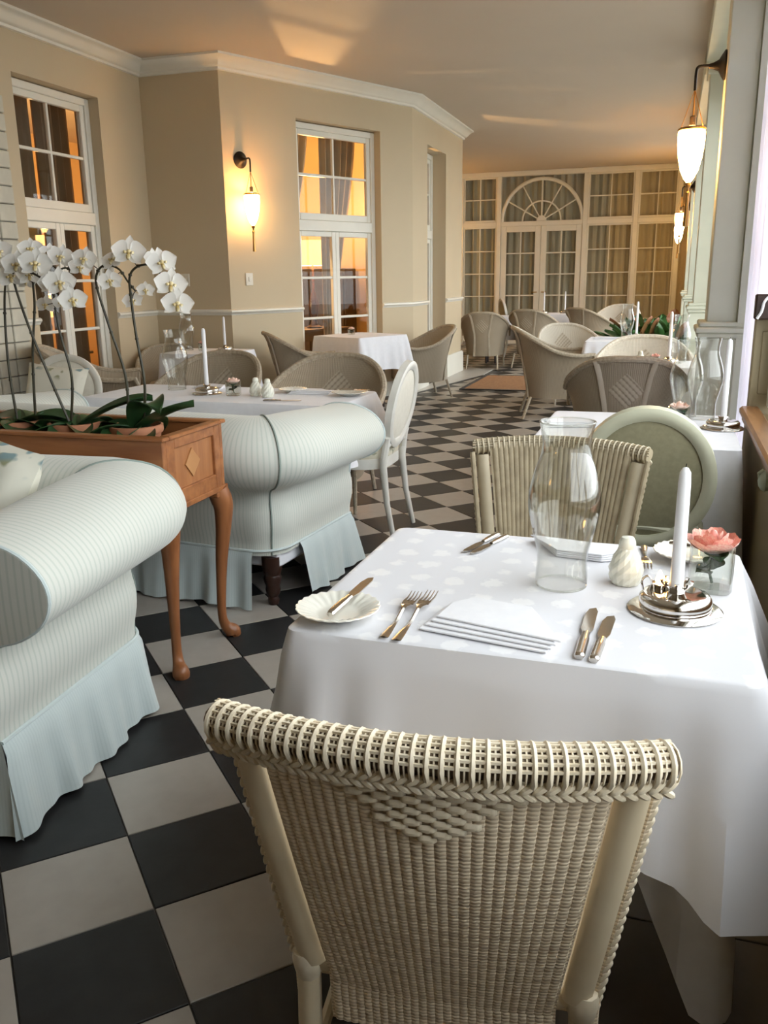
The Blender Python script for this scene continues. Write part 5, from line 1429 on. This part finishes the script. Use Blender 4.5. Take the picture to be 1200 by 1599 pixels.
plate('ivory side plate at the far right corner behind the candle', (.075, 1.935, TZ + .001), .075)
knife('dark handled butter knife lying on the far right side plate', (.035, 1.96, TZ + .024), math.radians(250), .13, w_=.9)
# --- second table on the right
rose_glass('square glass vase with a pale peach rose on the second table', (T2[0] + .165, T2[1] + .10, TZ + .001), .042, .075, 'rose_pale', .042)
chimney('hurricane chimney on the second table, right of the peach rose', (T2[0] + .265, T2[1] + .30, TZ + .001), hh=.345)
candlestick('tall candle in a silver stick at the right of the second table', (T2[0] + .335, T2[1] + .05, TZ + .001), hh=.36, full_=False)
napkin('white napkin on the second table, left of the oval chair', (T2[0] - .26, T2[1] + .0, TZ + .002), .2, .22, .15)
napkin('white napkin on the second table behind the oval chair', (T2[0] + .02, T2[1] + .28, TZ + .002), .1, .24, .13)
chimney('hurricane chimney at the rear of the second table, behind the other chimney', (T2[0] + .19, T2[1] + .36, TZ + .001), hh=.33)
# --- long laid table behind the second sofa
candlestick('candlestick with a white candle on the long laid table', (-2.43, 4.30, TZ + .001), hh=.36, full_=False)
chimney('hurricane chimney on the long laid table, left of its candle', (-2.71, 4.45, TZ + .001), hh=.34)
rose_glass('small glass with a peach rose on the long laid table', (-2.25, 4.27, TZ + .001), .038, .075, 'rose_pale', .040)
shaker('left cut-glass shaker on the long laid table', (-2.12, 4.28, TZ + .001))
shaker('right cut-glass shaker on the long laid table', (-2.03, 4.24, TZ + .001))
plate('side plate near the right end of the long laid table', (-1.62, 4.40, TZ + .001), .10)
napkin('folded napkin toward the right of the long laid table', (-1.86, 4.44, TZ + .002), .1, .24, .14)
napkin('folded napkin left of the candle on the long laid table', (-2.52, 4.52, TZ + .002), -.3, .22, .14)
knife('knife lying across the side plate of the long laid table', (-1.68, 4.41, TZ + .024), math.radians(-80), .17)
plate('side plate left of the shakers on the long laid table', (-1.98, 4.46, TZ + .001), .08)
knife('knife near the front edge of the long laid table', (-1.98, 4.08, TZ + .001), math.radians(-75), .2)
# --- table in the far left corner
candlestick('candlestick with a white candle on the far left corner table', (-3.80, 7.10, TZ + .001), hh=.30, full_=False)
rose_glass('tiny rose glass on the far left corner table', (-4.00, 7.05, TZ + .001), .034, .07, 'rose', .036)
chimney('hurricane chimney on the far left corner table', (-4.17, 7.08, TZ + .001), hh=.33)
# --- under the lit window
rose_glass('small rose glass on the table under the lit window', (c4.x - .12, c4.y + .05, .776), .035, .06, 'rose_pale', .036)
# --- right-hand tables further on
candlestick('slim candle on the small table between the two right tub chairs', (T6[0] + .17, T6[1] + .0, TZ + .001), hh=.36, full_=False)
chimney('hurricane chimney on the small table between the two right tub chairs', (T6[0] + .24, T6[1] + .18, TZ + .001), hh=.33)
rose_glass('rose glass on the small table between the two right tub chairs', (T6[0] + .08, T6[1] - .1, TZ + .001), .032, .06, 'rose', .034)
shaker('shaker on the small table between the two right tub chairs', (T6[0] - .02, T6[1] - .14, TZ + .001))
candlestick('slim candle on the table right of the side-on tub chair', (T7[0] + .10, T7[1] + .05, TZ + .001), hh=.36, full_=False)
chimney('left hurricane chimney on the table right of the side-on tub chair', (T7[0] + .0, T7[1] + .2, TZ + .001), hh=.33)
napkin('folded napkin on the table right of the side-on tub chair', (T7[0] - .2, T7[1] + .05, TZ + .002), .1, .22, .14)
candlestick('left candle on the table before the far french doors', (T8[0] - .28, T8[1], TZ + .001), hh=.36, full_=False)
candlestick('right candle on the table before the far french doors', (T8[0] + .06, T8[1] + .1, TZ + .001), hh=.36, full_=False)
# --- planter of green and rusty leaves by the window wall
t = thing('potted_plant', 'low box of green and rust leaved plants by the right window wall', 'plant', (-.16, 10.6, 0))
MB().box(-.36, .36, -.16, .16, 0.001, .52, .01).build('plant_box', 'dark_wood', t, smooth=False)
MB().box(-.34, .34, -.14, .14, .49, .525).build('soil', 'soil', t, smooth=False)
LG = leaf_data(.36, .075, .30, .12).data('leaf', 'plant_leaf'); LR = leaf_data(.30, .08, .26, .10).data('leaf', 'plant_leaf_red')
for k in range(64):
    red = k % 7 == 0
    link('leaf', LR if red else LG, t, TR(random.uniform(-.32, .32), random.uniform(-.12, .12), .52 + (.10 if red else 0)) @ RZ(random.uniform(0, 6.28)) @ RY(random.uniform(-.9, .1)) @ Matrix.Scale(random.uniform(.7, 1.15), 4))
